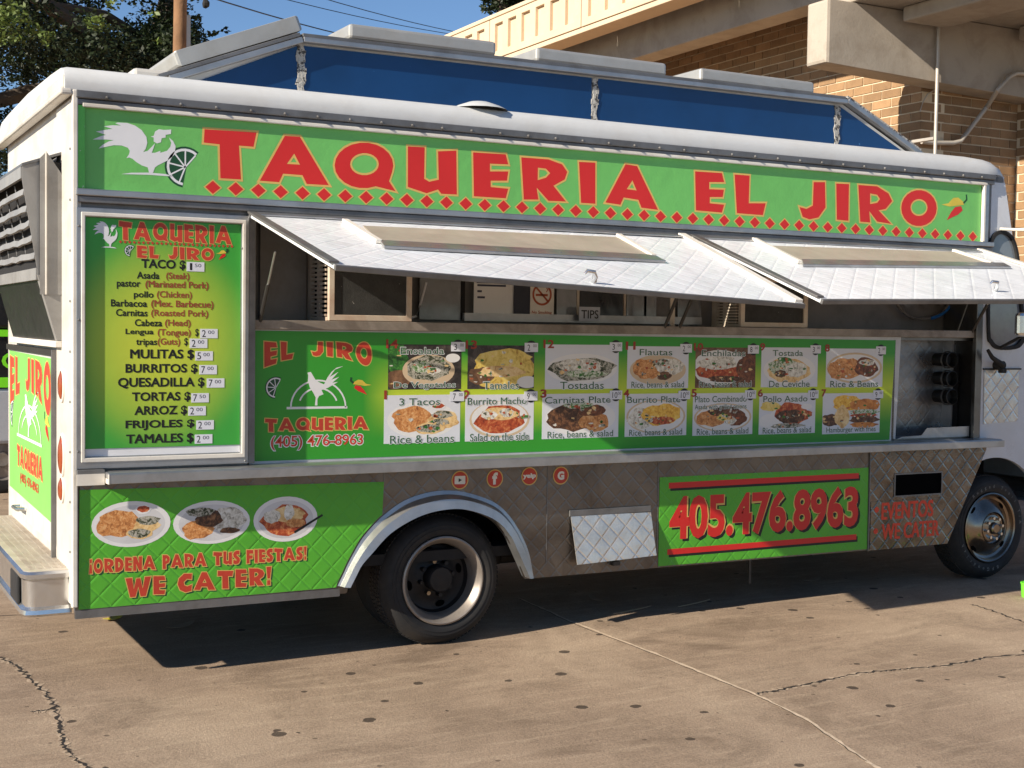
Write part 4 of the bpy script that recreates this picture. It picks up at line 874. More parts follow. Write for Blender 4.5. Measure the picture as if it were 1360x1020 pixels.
# green catering panel
ca = [(.018, .412), (1.395, .414), (inner[0][0]-.01, .43)]+[(o[0]-.006, o[1]) for o in outer[1:4]]+[(1.645, outer[4][1]+.01 if outer[4][0] < 1.645 else .72), (1.648, .984), (.022, 1.012)]
ca = [(.018, .412), (1.380, .416)]+[(o[0]-.008, o[1]+.004) for o in outer if .43 < o[1] and o[0] < 1.64]+[(1.648, .80), (1.656, .984), (.022, 1.012)]
cater = MB().prism(ca, (), side(-.003), side(-.0005)).build('catering_panel', GREENQ, T); cater['label'] = 'green quilted panel with three plates and red lettering'
YC = -.0035; Sc = lambda u, v: sxz(u, v, YC); z6 = lambda x, y: Sc(90+x/3.0909, 610+y/3.0909)
def dish(cx, cz, rx, rz, parent, items, y, seed):
    MB().poly(ell(cx, cz, rx, rz, 30), (), side(y)).build('plate_print', F['plate'], parent, recalc=False); y0 = y
    MB().poly(ell(cx, cz-.002, rx*.86, rz*.84, 30), (), side(y-.00008)).build('plate_well', M('plate_well_print', (206, 204, 204), .5), parent, recalc=False); y -= .0001
    for i, (k, dx, dz, sx, sz) in enumerate(items):
        y -= .00008; MB().poly(blob(cx+dx*rx, cz+dz*rz, sx*rx, sz*rz, seed+i), (), side(y)).build('food_print', F[k], parent, recalc=False)
for i, (cx, cy, l, r, tp_, bt, its) in enumerate(((258, 268, 97, 422, 172, 360, [('rice', -.32, .05, .56, .62), ('tort', .38, -.1, .34, .3), ('dark', .42, .12, .3, .2), ('tort', .22, -.4, .34, .26), ('dark', .2, -.42, .28, .2), ('plate', .3, .62, .2, .2), ('salsa', .3, .63, .16, .14)]), (590, 258, 432, 748, 170, 347, [('rice', -.36, -.3, .42, .44), ('white', .42, .08, .46, .56), ('meat', -.08, .2, .34, .44), ('dark', -.3, .5, .36, .22), ('meat', .46, -.42, .26, .14)]), (893, 245, 762, 1025, 153, 338, [('salsa', 0, -.05, .72, .66), ('tort', .02, .2, .6, .32), ('white', -.42, .14, .26, .3), ('white', .1, .3, .16, .34), ('rice', .3, -.2, .3, .2)]))):
    a, b = z6(l, cy), z6(r, cy); c1, c2 = z6(cx, tp_), z6(cx, bt)
    dish((a[0]+b[0])/2, (c1[1]+c2[1])/2, (b[0]-a[0])/2, (c1[1]-c2[1])/2, cater, its, YC-0.00015, 50+i*9)
sp = MB(); sp.stroke([z6(930, 300), z6(1046, 228)], .012, side(YC-0.00090)); sp.build('spoon_print', BLK, cater, recalc=False)
def dword(word, p0, p1, hz, parent, fn_y=YC, sh=.010, lw=.008, mat=REDD):
    m1, m2, m3 = MB(), MB(), MB(); (a, za), (b, zb_) = p0, p1
    sl = lambda t: (za+(zb_-za)*t, za+(zb_-za)*t+hz)
    display(m3, None, word, a+sh, b+sh, 0, 0, side(fn_y-0.00010), None, 0, .15, .5, lambda t: (sl(t)[0]-sh, sl(t)[1]-sh))
    display(m1, m2, word, a, b, 0, 0, side(fn_y-0.00040), side(fn_y-0.00025), lw, .15, .5, sl)
    m1.parts('', mat, parent); m2.parts('_outline', TAN, parent); m3.parts('_shadow', DGREEN, parent)
dword('\u00a1ORDENA PARA TUS FIESTAS!', z6(88, 470), z6(980, 412), .072, cater); dword('WE CATER!', z6(237, 568), z6(835, 515), .098, cater)
# round stickers
for i, (cx, cy) in enumerate(((158, 209), (508, 194), (855, 170), (1171, 163))):
    c = sxz(590+cx/7.556, 610+cy/7.556, -.003); r = .054
    st_ = MB().disc(c, r, side(-.0022), 28).build('round_sticker', TAN, T, recalc=False); MB().disc(c, r*.88, side(-.0028), 28).build('sticker_face', REDD, st_, recalc=False)
    gm = MB(); f = side(-.0034)
    if i == 0:
        gm.poly([(c[0]-.034, c[1]-.022), (c[0]+.03, c[1]-.024), (c[0]+.034, c[1]-.018), (c[0]+.034, c[1]+.02), (c[0]+.03, c[1]+.024), (c[0]-.03, c[1]+.024), (c[0]-.034, c[1]+.02)], (), f)
        MB().poly([(c[0]-.009, c[1]-.011), (c[0]+.012, c[1]), (c[0]-.009, c[1]+.011)], (), side(-.004)).build('play_mark', BLK, st_, recalc=False)
    elif i == 1: text(gm, 'f', c[0]-.017, c[0]+.019, c[1]-.034, c[1]+.036, f, .05)
    elif i == 2: text(gm, 'yelp', c[0]-.044, c[0]+.044, c[1]-.018, c[1]+.018, f, .05)
    else: text(gm, 'G', c[0]-.023, c[0]+.023, c[1]-.026, c[1]+.026, f, .06)
    gm.build('sticker_mark', M('cream_print', (226, 220, 204), .5), st_, recalc=False)
# small quilted hatch
h = [sxz(757, 685), sxz(863, 680), sxz(866, 736), sxz(760, 748)]
hh = MB(); th = .006; pts0 = [(h[3][0], -.062, h[3][1]), (h[2][0], -.05, h[2][1]), (h[1][0], -.012, h[1][1]), (h[0][0], -.012, h[0][1])]
hh.hexa(pts0, [(p[0], p[1]+th, p[2]) for p in pts0]); hatch = hh.build('quilted_hatch', M('hatch_steel', (214, 212, 206), .34, .7, var=.1, vscale=6, dirt=.35, dirtcol=(150, 140, 128), quilt=(0, 2, .118, .003), bump=.006, bscale=11), T)
MB().box(h[0][0]-.01, h[1][0]+.0, -.014, -.0015, h[0][1]-.004, h[0][1]+.034).build('hatch_hinge', ALUD, hatch, .003)
MB().box(h[3][0]+.27, h[3][0]+.32, -.035, -.0015, h[3][1]-.03, h[3][1]-.005).build('hatch_latch', STRUT, hatch)
# phone panel
ph = [sxz(874, 752), sxz(1151, 729), sxz(1153, 621), sxz(876, 634)]
phone = MB().prism(ph, (), side(-.003), side(-.0005)).build('phone_panel', GREENQ, T); phone['label'] = 'green panel with a large red telephone number'
fx = lambda x, y: sxz(860+x/2.957, 600+y/2.957, -.004)
a, b = fx(82, 350), fx(828, 305); zl, zr = fx(110, 350)[1], fx(800, 305)[1]; zt1 = fx(110, 172)[1]
def skew(y, sx=0., sz=0.): return lambda p, q: (p+sx, y, q+sz)
for nm, sx, sz, y, bold, mt in (('number_shadow', .020, -.016, -.0031, .04, BLK), ('number_outline', 0, 0, -.0033, .056, TAN), ('phone_number', 0, 0, -.0035, .036, RED)):
    text(MB(), '405.476.8963', a[0]+.005, b[0]-.005, zl, zt1, skew(y, sx, sz), bold).build(nm, mt, phone, recalc=False)
for (x0, y0, x1, y1) in ((84, 130, 830, 97), (78, 388, 820, 340)):
    p, q2 = fx(x0, y0), fx(x1, y1); z = (p[1]+q2[1])/2
    MB().box(p[0]+.012, q2[0]+.012, -.0033, -.0031, z-.034, z+.005).build('rule_shadow', BLK, phone); MB().box(p[0], q2[0], -.0037, -.0034, z-.018, z+.018).build('red_rule', RED, phone)
# right-hand diamond plates with painted words and opening
pz = [(5.232, .362), (5.968, .364), (6.325, 1.02), (6.33, 1.066), (5.232, 1.068)]
op = [(5.456, .728), (5.89, .728), (5.89, .872), (5.456, .872)]
plate_ = MB().prism(pz, [op], side(-.008), side(-.002)).build('diamond_plate', STEELB, T)
MB().box(5.456, 5.89, -.0015, .15, .728, .735).build('opening_sill', ALUD, plate_); MB().box(5.45, 5.9, -.0019, -.0012, .72, .88).build('opening_shade_sheet', M('hole_shade_black', (4, 4, 5), .9, spec=.05), plate_)  # flat black sheet; the opening's deep shade is its colour
fr = MB().prism([(5.446, .718), (5.90, .718), (5.90, .882), (5.446, .882)], [op], side(-.013), side(-.007)).build('opening_frame', ALUD, plate_)
lp = MB().prism([(5.238, .372), (5.935, .372), (5.935, .695), (5.238, .695)], (), side(-.0125), side(-.0085)).build('lower_plate', STEELB, plate_)
z7 = lambda x, y: sxz(860+x/2.957, 600+y/2.957, -.013)
PNT = M('red_brush_paint', (214, 66, 36), .55, var=.12, vscale=20)
ew = MB(); a, b = z7(920, 260), z7(1120, 250); text(ew, 'EVENTOS', a[0], b[0], z7(1020, 262)[1]+.004, z7(1020, 195)[1], side(-.0132), .03, 1)
a, b = z7(920, 340), z7(1143, 325); text(ew, 'WE CATER', a[0], b[0], z7(1020, 338)[1], z7(1020, 275)[1]-.004, side(-.0132), .03, 1)
for p in ((900, 228), (896, 312)): ew.disc(z7(*p), .02, side(-.0132), 14)
ew.build('painted_words', PNT, lp, recalc=False)
MB().box(5.222, 5.23, -.01, .0, .36, 1.066).build('plate_trim', ALUD, T)

# ---- awnings
def plane_pt(u, v, o, n): d = ray(u, v); return CAM+d*((o-CAM).dot(n)/d.dot(n))
def awning(c, panel, strip, bars, latch, lab):
    hl, hr, frr, fl_ = [Vector(p) for p in c]; n = (hr-hl).cross(fl_-hl).normalized(); n = -n if n.z < 0 else n; th = .022
    am = MB(); NS, NT_ = 16, 8; gp = lambda s_, t_, o: tuple(hl.lerp(hr, s_).lerp(fl_.lerp(frr, s_), t_)-n*o)
    for o in (0, th):
        for a in range(NS):
            for b in range(NT_): am.quad(gp(a/NS, b/NT_, o), gp((a+1)/NS, b/NT_, o), gp((a+1)/NS, (b+1)/NT_, o), gp(a/NS, (b+1)/NT_, o))
    rim_ = [(a/NS, 0) for a in range(NS)]+[(1, b/NT_) for b in range(NT_)]+[(1-a/NS, 1) for a in range(NS)]+[(0, 1-b/NT_) for b in range(NT_)]
    for p, q in zip(rim_, rim_[1:]+rim_[:1]): am.quad(gp(*p, 0), gp(*q, 0), gp(*q, th), gp(*p, th))
    ob = am.build('awning', STEELA, T); ob['label'] = lab
    def bar(name, a, b, wd, h, mat, o2=None):
        a, b = Vector(a), Vector(b); d = (b-a).normalized(); s_ = d.cross(n).normalized()*wd/2; e = n*.003
        return MB().hexa([a-s_+e, a+s_+e, b+s_+e, b-s_+e], [p+n*h for p in (a-s_+e, a+s_+e, b+s_+e, b-s_+e)]).build(name, mat, ob, .003)
    i = lambda a, b, f: a.lerp(b, f)
    def bp2(u, v):                       # measured point on the slightly twisted flap
        def pr(s_, t_):
            p = hl.lerp(hr, s_).lerp(fl_.lerp(frr, s_), t_); d = p-CAM; z = d.dot(CF); return p, 680+FPX*d.dot(CR)/z-u, 510-FPX*d.dot(CU)/z-v
        s_, t_ = .5, .4
        for _ in range(14):
            p, a, b = pr(s_, t_); _, a1, b1 = pr(s_+.001, t_); _, a2, b2 = pr(s_, t_+.001)
            J = ((a1-a)/.001, (a2-a)/.001, (b1-b)/.001, (b2-b)/.001); D = J[0]*J[3]-J[1]*J[2]
            s_ -= (J[3]*a-J[1]*b)/D; t_ -= (-J[2]*a+J[0]*b)/D
        return pr(s_, t_)[0]
    bar('edge_frame', i(hl, fl_, .01), i(hl, fl_, .995), .05, .012, ALUD); bar('edge_frame', i(hr, frr, .01)-(hr-hl).normalized()*.03, i(hr, frr, .995)-(hr-hl).normalized()*.03, .055, .016, TRIM)
    bar('hinge_strip', i(hl, fl_, .03), i(hr, frr, .03), .07, .010, ALU)
    e = (fl_-hl).normalized()*.018; MB().hexa([fl_-e*.2, frr-e*.2, frr+e, fl_+e], [p-n*.027 for p in (fl_-e*.2, frr-e*.2, frr+e, fl_+e)]).build('front_lip', ALUD, ob, .003)
    w0, w1 = hl, hr
    P_ = [bp2(u, v) for u, v in panel]; MB().hexa([p+n*.004 for p in P_], [p+n*.010 for p in P_]).build('vent_screen', M('translucent_vent', (168, 158, 142), .5, var=.12, vscale=3, dirt=.3, dirtcol=(130, 118, 100)), ob)
    P_ = [bp2(u, v) for u, v in strip]; sb = MB().hexa([p+n*.003 for p in P_], [p+n*.018 for p in P_]).build('vent_strip', ALU, ob, .002)
    for k in range(9): q_ = P_[0].lerp(P_[1], .04+k*.115).lerp(P_[3].lerp(P_[2], .04+k*.115), .5); MB().lathe([(0, .02), (.006, .018), (.009, .014)], q_, 8, 'z').build('screw', ALU, sb)
    for a_, b_ in bars: bar('vent_bar', bp2(*a_), bp2(*b_), .035, .02, TRIM)
    q_ = bp2(*latch); MB().tube([q_, q_+n*.03, q_+n*.055+Vector((-.015, -.01, 0)), q_+n*.06+Vector((-.05, -.0, 0)), q_+n*.045+Vector((-.062, 0, 0))], [.016, .015, .012, .010, .006], 8).build('latch_hook', CHROME, ob, smooth=True)
    return ob
awning(((.885, -.02, 2.425), (3.64, -.02, 2.434), (3.64, -1.15, 2.005), (.885, -1.25, 2.12)), [(482, 302), (819, 317), (866, 343), (506, 324)], [(504, 323), (866, 342), (884, 350), (510, 331)], [((458, 296), (503, 324)), ((821, 315), (868, 343))], (789, 376), 'longer quilted steel awning over the picture menu')
awning(((3.70, -.02, 2.434), (6.2, -.02, 2.440), (6.2, -1.24, 2.085), (3.70, -1.22, 2.03)), [(1018, 328), (1266, 336), (1314, 352), (1062, 348)], [(1064, 347.5), (1332, 352), (1342, 357.5), (1066, 355)], [((1001, 320), (1062, 351)), ((1266, 335), (1317, 352))], (1322, 387), 'quilted steel awning next to the cab')

# ---- raised roof with blue windows and lids
YR = .40
rp = [(.40, 3.10), (1.30, 3.43), (5.27, 3.45), (6.02, 3.10)]
MB().prism(rp, (), side(YR+.012), side(1.94)).build('raised_roof', ROOFW, T)
blue = [([(.66, 3.135), (1.275, 3.135), (1.275, 3.41)]), ([(1.315, 3.135), (3.21, 3.135), (3.21, 3.425), (1.315, 3.415)]), ([(3.255, 3.135), (5.20, 3.135), (5.20, 3.43), (3.255, 3.425)]), ([(5.24, 3.135), (5.90, 3.135), (5.24, 3.43)])]
for b in blue: MB().prism(b, (), side(YR+.004), side(YR+.014)).build('blue_window', NAVY, T)
PEEL = M('peeling_sealant', (176, 172, 164), .7, var=.2, vscale=20, bump=.01, bscale=40, wear=((70, 66, 62), 30, .52))
for x, z1 in ((1.295, 3.42), (3.232, 3.425), (5.22, 3.43)):
    rnd = random.Random(int(x*100)); m = MB(); pts = [(x+rnd.uniform(-.008, .008), 3.13+(z1-3.13)*k/9) for k in range(10)]
    for (p, q_) in zip(pts, pts[1:]): w1 = rnd.uniform(.016, .03); m.hexa([(p[0]-w1, YR-.002, p[1]), (p[0]+w1, YR-.002, p[1]), (q_[0]+w1, YR-.002, q_[1]), (q_[0]-w1, YR-.002, q_[1])], [(p[0]-w1, YR+.005, p[1]), (p[0]+w1, YR+.005, p[1]), (q_[0]+w1, YR+.005, q_[1]), (q_[0]-w1, YR+.005, q_[1])])
    m.build('window_divider', PEEL, T)
def xbar(name, p, q_, z, y0, y1, mat, bev=.004):
    (xa, za), (xb, zb_) = p, q_; d = Vector((xb-xa, zb_-za)).normalized(); nn = Vector((-d.y, d.x))*z
    return MB().prism([(xa, za), (xb, zb_), (xb+nn.x, zb_+nn.y), (xa+nn.x, za+nn.y)], (), side(y0), side(y1)).build(name, mat, T, bev)
xbar('roof_rail', (1.30, 3.428), (5.28, 3.445), .03, YR-.04, YR+.03, ALU); xbar('roof_rail', (.56, 3.135), (1.30, 3.425), .034, YR-.04, YR+.03, ALU); xbar('roof_rail', (5.28, 3.45), (6.0, 3.125), .034, YR-.04, YR+.03, ALU)
xbar('roof_deck', (1.30, 3.459), (5.28, 3.476), .022, YR-.02, 1.95, ALUD); xbar('roof_deck', (.5, 3.15), (1.29, 3.463), .022, YR-.02, 1.95, ALUD); xbar('roof_deck', (5.29, 3.486), (6.0, 3.165), .022, YR-.02, 1.95, PEEL)
LID = M('lid_metal', (176, 176, 172), .5, .45, var=.08, vscale=3, dirt=.3, dirtcol=(140, 132, 120))
for xa, xb in ((1.585, 2.53), (2.81, 3.775), (4.045, 5.01)): MB().box(xa, xb, YR-.0, 1.9, 3.488, 3.574).build('roof_lid', LID, T, .018)
xbar('roof_lid', (.61, 3.222), (1.31, 3.502), .088, YR-.0, 1.9, LID, .018); xbar('roof_lid', (5.32, 3.50), (5.98, 3.20), .03, YR+.1, 1.9, PEEL, .01)
MB().box(.37, .63, YR+.005, 1.92, 3.11, 3.20).build('roof_curb', WHITE, T, .02)
b = S(640, 146, .1); MB().lathe([(0, .05), (.06, .045), (.13, .02), (.17, 0)], (b.x, .14, 3.105), 14, 'z').build('sealant_lump', ROOFW, T, smooth=True)

# ---- rear: louvred box, door, lamps, step
for nm, prf, y0, y1 in (('louvre_side_plate', [(-.012, 1.985), (-.119, 1.985), (-.119, 2.675), (-.087, 2.71), (-.012, 2.60)], .297, .30),):
    MB().prism(prf, (), side(y0), side(y1)).build(nm, SHEET, T)
MB().box(-.093, -.087, .285, .30, 1.985, 2.71).build('plate_fold', TRIM, T)
lv = MB().prism([(-.119, 2.09), (-.126, 2.09), (-.202, 2.56), (-.202, 2.64), (-.119, 2.672)], (), side(.315), side(.322)).build('louvre_box', SHEET, T)
MB().prism([(-.119, 2.09), (-.126, 2.09), (-.202, 2.56), (-.202, 2.64), (-.119, 2.672)], (), side(1.9), side(1.91)).build('louvre_end', SHEET, lv)
MB().box(-.119, -.012, .31, 1.9, 2.085, 2.66).build('louvre_dark_core', DARK, lv)
MB().hexa([(-.205, .31, 2.63), (-.205, 1.91, 2.63), (-.012, 1.91, 2.70), (-.012, .31, 2.70)], [(-.205, .31, 2.645), (-.205, 1.91, 2.645), (-.012, 1.91, 2.715), (-.012, .31, 2.715)]).build('louvre_top', ALUD, lv, .002)
MB().box(-.208, -.19, .322, 1.898, 2.57, 2.628).build('louvre_rail', SHEET, lv); MB().box(-.135, -.118, .322, 1.898, 2.06, 2.12).build('louvre_rail', SHEET, lv)
rnd = random.Random(5)
for k in range(5):
    f = (k+.75)/5.6; xx = -.202+.074*f; zz = 2.56-.44*f; m = MB(); N = 10; off = [rnd.uniform(-.006, .006) for _ in range(N+1)]
    for j in range(N):
        ya, yb = .325+1.57*j/N, .325+1.57*(j+1)/N; za, zb_ = zz+off[j], zz+off[j+1]
        m.hexa([(xx-.006, ya, za-.015), (xx-.006, yb, zb_-.015), (xx, yb, zb_+.017), (xx, ya, za+.017)], [(xx+.006, ya, za-.019), (xx+.006, yb, zb_-.019), (xx+.012, yb, zb_+.013), (xx+.012, ya, za+.013)])
    m.build('louvre_slat', SHEET, lv)
for k in range(5): y = .46+k*.32; MB().tube([(-.172, y, 2.57), (-.100, y, 2.11)], .005, 6).build('louvre_rod', ALUD, lv)
MB().hexa([(-.122, .36, 2.08), (-.122, 1.9, 2.08), (-.03, 1.9, 1.75), (-.03, .36, 1.75)], [(-.116, .36, 2.08), (-.116, 1.9, 2.08), (-.024, 1.9, 1.75), (-.024, .36, 1.75)]).build('dark_hopper', M('dark_mottled_steel', (52, 50, 48), .4, .6, var=.25, vscale=6), T)  # dark steel tone, mottled at random
MB().hexa([(-.13, .30, 2.085), (-.13, .36, 2.085), (-.035, .36, 1.75), (-.035, .30, 1.75)], [(-.012, .30, 2.085), (-.012, .36, 2.085), (-.012, .36, 1.75), (-.012, .30, 1.75)]).build('hopper_cheek', SHEET, T)
MB().box(-.045, -.012, .3, 1.95, 1.715, 1.748).build('hopper_ledge', TRIM, T, .003)
door = MB().box(-.02, -.012, .50, 2.16, .66, 1.70).build('rear_door', M('door_skin', (206, 204, 198), .45, .15, dirt=.3, dirtcol=(150, 140, 126)), T, .003)
MB().box(-.035, -.0125, .49, 2.17, 1.667, 1.70).build('door_hinge', M('dark_hinge', (60, 56, 52), .5, .4), door); MB().box(-.034, -.0122, .462, .497, .60, 1.70).build('door_edge', ALUD, door)
gd = MB().prism([(-2.12, .80), (-.535, .775), (-.535, 1.65), (-2.12, 1.66)], (), rear(-.0225), rear(-.0205)).build('rear_sign', LIMEV, door)
XR = -.0235; r1, r2 = MB(), MB()
display(r1, r2, 'EL JIRO', -2.08, -.56, 0, 0, rear(XR-.001), rear(XR-.0005), .012, .22, .6, lambda t: (1.44-.13*(abs(t-.5)*2)**2, 1.63))
display(r1, r2, 'TAQUERIA', -1.78, -.83, .965, 1.095, rear(XR-.001), rear(XR-.0005), .012, .14); r1.parts('', REDD, gd); r2.parts('_outline', TAN, gd)
text(MB(), '(405) 476-8963', -1.66, -.97, .865, .935, rear(XR-.001), .02).build('phone_number', REDD, gd, recalc=False)
arch_rooster(lambda a, b: (-1.3+(a-420)/165*.42, 1.16+(548-b)/248*.30), rear, XR-.001, gd, .012); lime(-1.98, 1.27, .09, rear, XR-.0008, gd, R(60), R(260))
pepper(lambda a, b: (-.58-.2*a, 1.2+.16*b), rear, XR-.001, gd)
MB().tube([(-.03, 1.62, .73), (-.07, 1.62, .73), (-.07, 1.45, .735), (-.03, 1.45, .735)], .012, 8).build('door_handle', CHROME, door, smooth=True)
LENS = M('amber_red_lens', (140, 66, 36), .2, var=.25, vscale=12); 
for z, rz, ry in ((1.52, .075, .05), (1.16, .10, .055), (.985, .06, .05)):
    o = MB().lathe([(0, -.022), (.6, -.02), (.9, -.012), (1, 0)], (0, 0, 0), 24, 'x')
    o.v = [(-.013+p[0], .27+p[1]*ry, z+p[2]*rz) for p in o.v]; lo_ = o.build('tail_lamp', LENS, T, smooth=True)
    o = MB().lathe([(1.0, 0), (1.04, -.01), (1.16, -.008), (1.2, 0)], (0, 0, 0), 24, 'x'); o.v = [(-.0125+p[0], .27+p[1]*ry, z+p[2]*rz) for p in o.v]; o.build('lamp_bezel', TRIM, lo_, smooth=True)
# step bumper
STEP = M('step_tread', (200, 190, 174), .5, .3, var=.1, vscale=6, dirt=.4, dirtcol=(150, 130, 108), bump=.004, bscale=60)
bp_ = [(-.0, .10), (-.17, .10), (-.205, .115), (-.222, .15), (-.222, 2.2), (-.0, 2.2)]
MB().prism(bp_, (), lambda a, b: (a, b, .585), lambda a, b: (a, b, .60)).build('step_top', STEP, T)
tr = MB()
for k in range(5):
    for j in range(46): x = -.19+k*.038; y = .17+j*.044; tr.box(x, x+.026, y, y+.012, .6005, .605)
o = tr.build('step_treads', STEP, T, recalc=False); o['kind'] = 'stuff'
bm_ = MB(); pts = bp_[:5]
prf = [(.0, .598), (-.014, .585), (-.014, .565), (.004, .55), (.006, .42), (-.012, .405), (-.016, .385), (-.004, .372)]
for (p, q_) in zip(pts, pts[1:]):
    for (o0, z0_), (o1, z1_) in zip(prf, prf[1:]):
        def off(pt, o_):
            c = Vector((-.05, .3)); 
            if pt[1] > 1: return (pt[0]+o_, pt[1])
            d = Vector(pt)-c; 
            return (pt[0]+(o_ if pt[0] < -.19 else 0), pt[1]+(o_ if pt[1] < .12 else 0))
        a, b = off(p, o0), off(q_, o0); c_, d_ = off(q_, o1), off(p, o1)
        bm_.quad((*a, z0_), (*b, z0_), (*c_, z1_), (*d_, z1_))
bm_.build('bumper', CHROME, T, smooth=True)
MB().box(-.238, -.222, .26, .5, .41, .56).build('rubber_pad', RUBBER, T, .01); MB().box(-.238, -.222, 1.5, 1.8, .41, .56).build('rubber_pad', RUBBER, T, .01)
MB().box(-.2, -.01, .14, 2.15, .4, .58).build('bumper_core', DARK, T)

# ---- chassis and wheels
for y in (.75, 1.55): MB().box(.1, 7.0, y-.04, y+.04, .4, .52).build('chassis_rail', DARK, T)
MB().tube([(2.052, .3, .393), (2.052, 2.05, .393)], .07, 10).build('rear_axle', DARK, T); MB().lathe([(0, -.18), (.16, -.12), (.17, 0), (.16, .12), (0, .18)], (2.052, 1.15, .393), 16).build('differential', DARK, T, smooth=True)
MB().tube([(6.449, .2, .4), (6.449, 2.1, .4)], .05, 10).build('front_axle', DARK, T)
MB().tube([(2.7, .62, .40), (5.2, .62, .42)], .05, 10).build('exhaust_pipe', DARK, T); MB().box(4.0, 5.1, .95, 1.4, .3, .48).build('fuel_tank', DARK, T, .03)
MB().tube([(4.38, .2, .42), (4.38, .2, .17)], .012, 6).build('drain_pipe', STRUT, T)
def wheel(c, front, flip=1, parent=T, dual=False):
    y = lambda o: o*flip; cx, cy, cz = c; r = .375
    P_ = lambda pr: [(a, b*flip) for a, b in pr]
    wb_ = MB().lathe(P_([(.255, .03), (.262, .004), (.285, -.006), (.298, -.007), (.299, -.0045), (.318, -.004), (.319, -.001), (.33, .002), (.345, .012), (.362, .035), (r-.003, .05), (r, .06), (r, .195), (r-.003, .205), (.355, .225), (.3, .24), (.24, .22)]), c, 72)
    wh = wb_.build('wheel', RUBBER, parent, smooth=True)
    td = MB(); n = 90
    for k in range(n):
        for j in range(4):
            t0 = 2*math.pi*(k+.12+.25*(j % 2))/n; t1 = 2*math.pi*(k+.8+.25*(j % 2))/n; y0 = .058+j*.036; y1 = y0+.029
            q0 = [(cx+(r-.002)*math.cos(t), cy+o*flip, cz+(r-.002)*math.sin(t)) for t, o in ((t0, y0), (t1, y0), (t1, y1), (t0, y1))]
            q1 = [(cx+(r+.006)*math.cos(t), cy+o*flip, cz+(r+.006)*math.sin(t)) for t, o in ((t0, y0), (t1, y0), (t1, y1), (t0, y1))]
            td.hexa(q0, q1)
    td.v = [(a, b, max(d, zg(a)+.001)) for a, b, d in td.v]
    td.build('tread', TREAD, wh, recalc=False)
    if not front:
        MB().lathe(P_([(.257, .012), (.256, -.004), (.247, -.008), (.238, -.002), (.232, .01), (.215, .03), (.206, .06), (.202, .1)]), c, 64).build('rim', RIMS, wh, smooth=True)
        ds = MB().lathe(P_([(.203, .1), (.19, .128), (.15, .135), (.125, .128), (.10, .118), (.078, .114)]), c, 64).build('wheel_disc', DISH, wh, smooth=True)
        MB().lathe(P_([(.078, .116), (.076, .04), (.068, .03), (0, .028)]), c, 32).build('hub', DISH, wh, smooth=True)
        for k in range(8): t = k*math.pi/4+.2; MB().tube([(cx+.1*math.cos(t), cy+y(.12), cz+.1*math.sin(t)), (cx+.1*math.cos(t), cy+y(.08), cz+.1*math.sin(t))], .013, 6).build('lug_nut', HUBM if k in (2, 5) else DISH, wh)
        for k in range(4):
            t = k*math.pi/2+.25; o = MB(); n_ = 14; ca_, sa = math.cos(t), math.sin(t)
            o.poly([(.163+.018*math.cos(2*math.pi*j/n_), .03*math.sin(2*math.pi*j/n_)) for j in range(n_)], (), lambda a, b: (cx+a*ca_-b*sa, cy+y(.1325-.004), cz+a*sa+b*ca_)); o.build('hand_hole', M('hole_shade_black'), wh, recalc=False)  # flat black ovals, the dark depth of the holes painted on
    else:
        MB().lathe(P_([(.257, .012), (.256, -.004), (.247, -.008), (.238, -.002), (.234, .014), (.226, .026)]), c, 64).build('rim', HUBM, wh, smooth=True)
        MB().lathe(P_([(.227, .026), (.21, .034), (.185, .022), (.16, .0), (.135, -.02), (.118, -.028), (.112, -.01), (.095, .0), (.09, .004)]), c, 64).build('wheel_disc', HUBM, wh, smooth=True)
        MB().lathe(P_([(.1, .004), (.095, -.016), (.06, -.026), (.045, -.028), (.04, -.05), (.03, -.058), (0, -.058)]), c, 40).build('hub', HUBM, wh, smooth=True)
        for k in range(8): t = k*math.pi/4+.2; MB().tube([(cx+.076*math.cos(t), cy+y(-.01), cz+.076*math.sin(t)), (cx+.076*math.cos(t), cy+y(-.05), cz+.076*math.sin(t))], .0115, 6).build('lug_nut', CHROME, wh)
        for k in range(4):
            t = k*math.pi/2+.85; o = MB(); n_ = 14; ca_, sa = math.cos(t), math.sin(t)
            o.poly([(.2+.014*math.cos(2*math.pi*j/n_), .028*math.sin(2*math.pi*j/n_)) for j in range(n_)], (), lambda a, b: (cx+a*ca_-b*sa, cy+y(.024), cz+a*sa+b*ca_)); o.build('hand_hole', M('hole_shade_black'), wh, recalc=False)  # holes are flat ovals with their shade as colour
    return wh
wheel((2.052, .045, .393), False)
wheel((2.052, 2.29, .393), False, -1)
for y in (.30, 1.8): MB().lathe([(.25, 0), (.34, .01), (.373, .05), (.373, .18), (.34, .22), (.25, .22)], (2.052, y, .393), 48).build('inner_tyre', RUBBER, T, smooth=True)
fw = wheel((6.449, .045, .442), True)
wheel((6.449, 2.29, .442), True, -1)
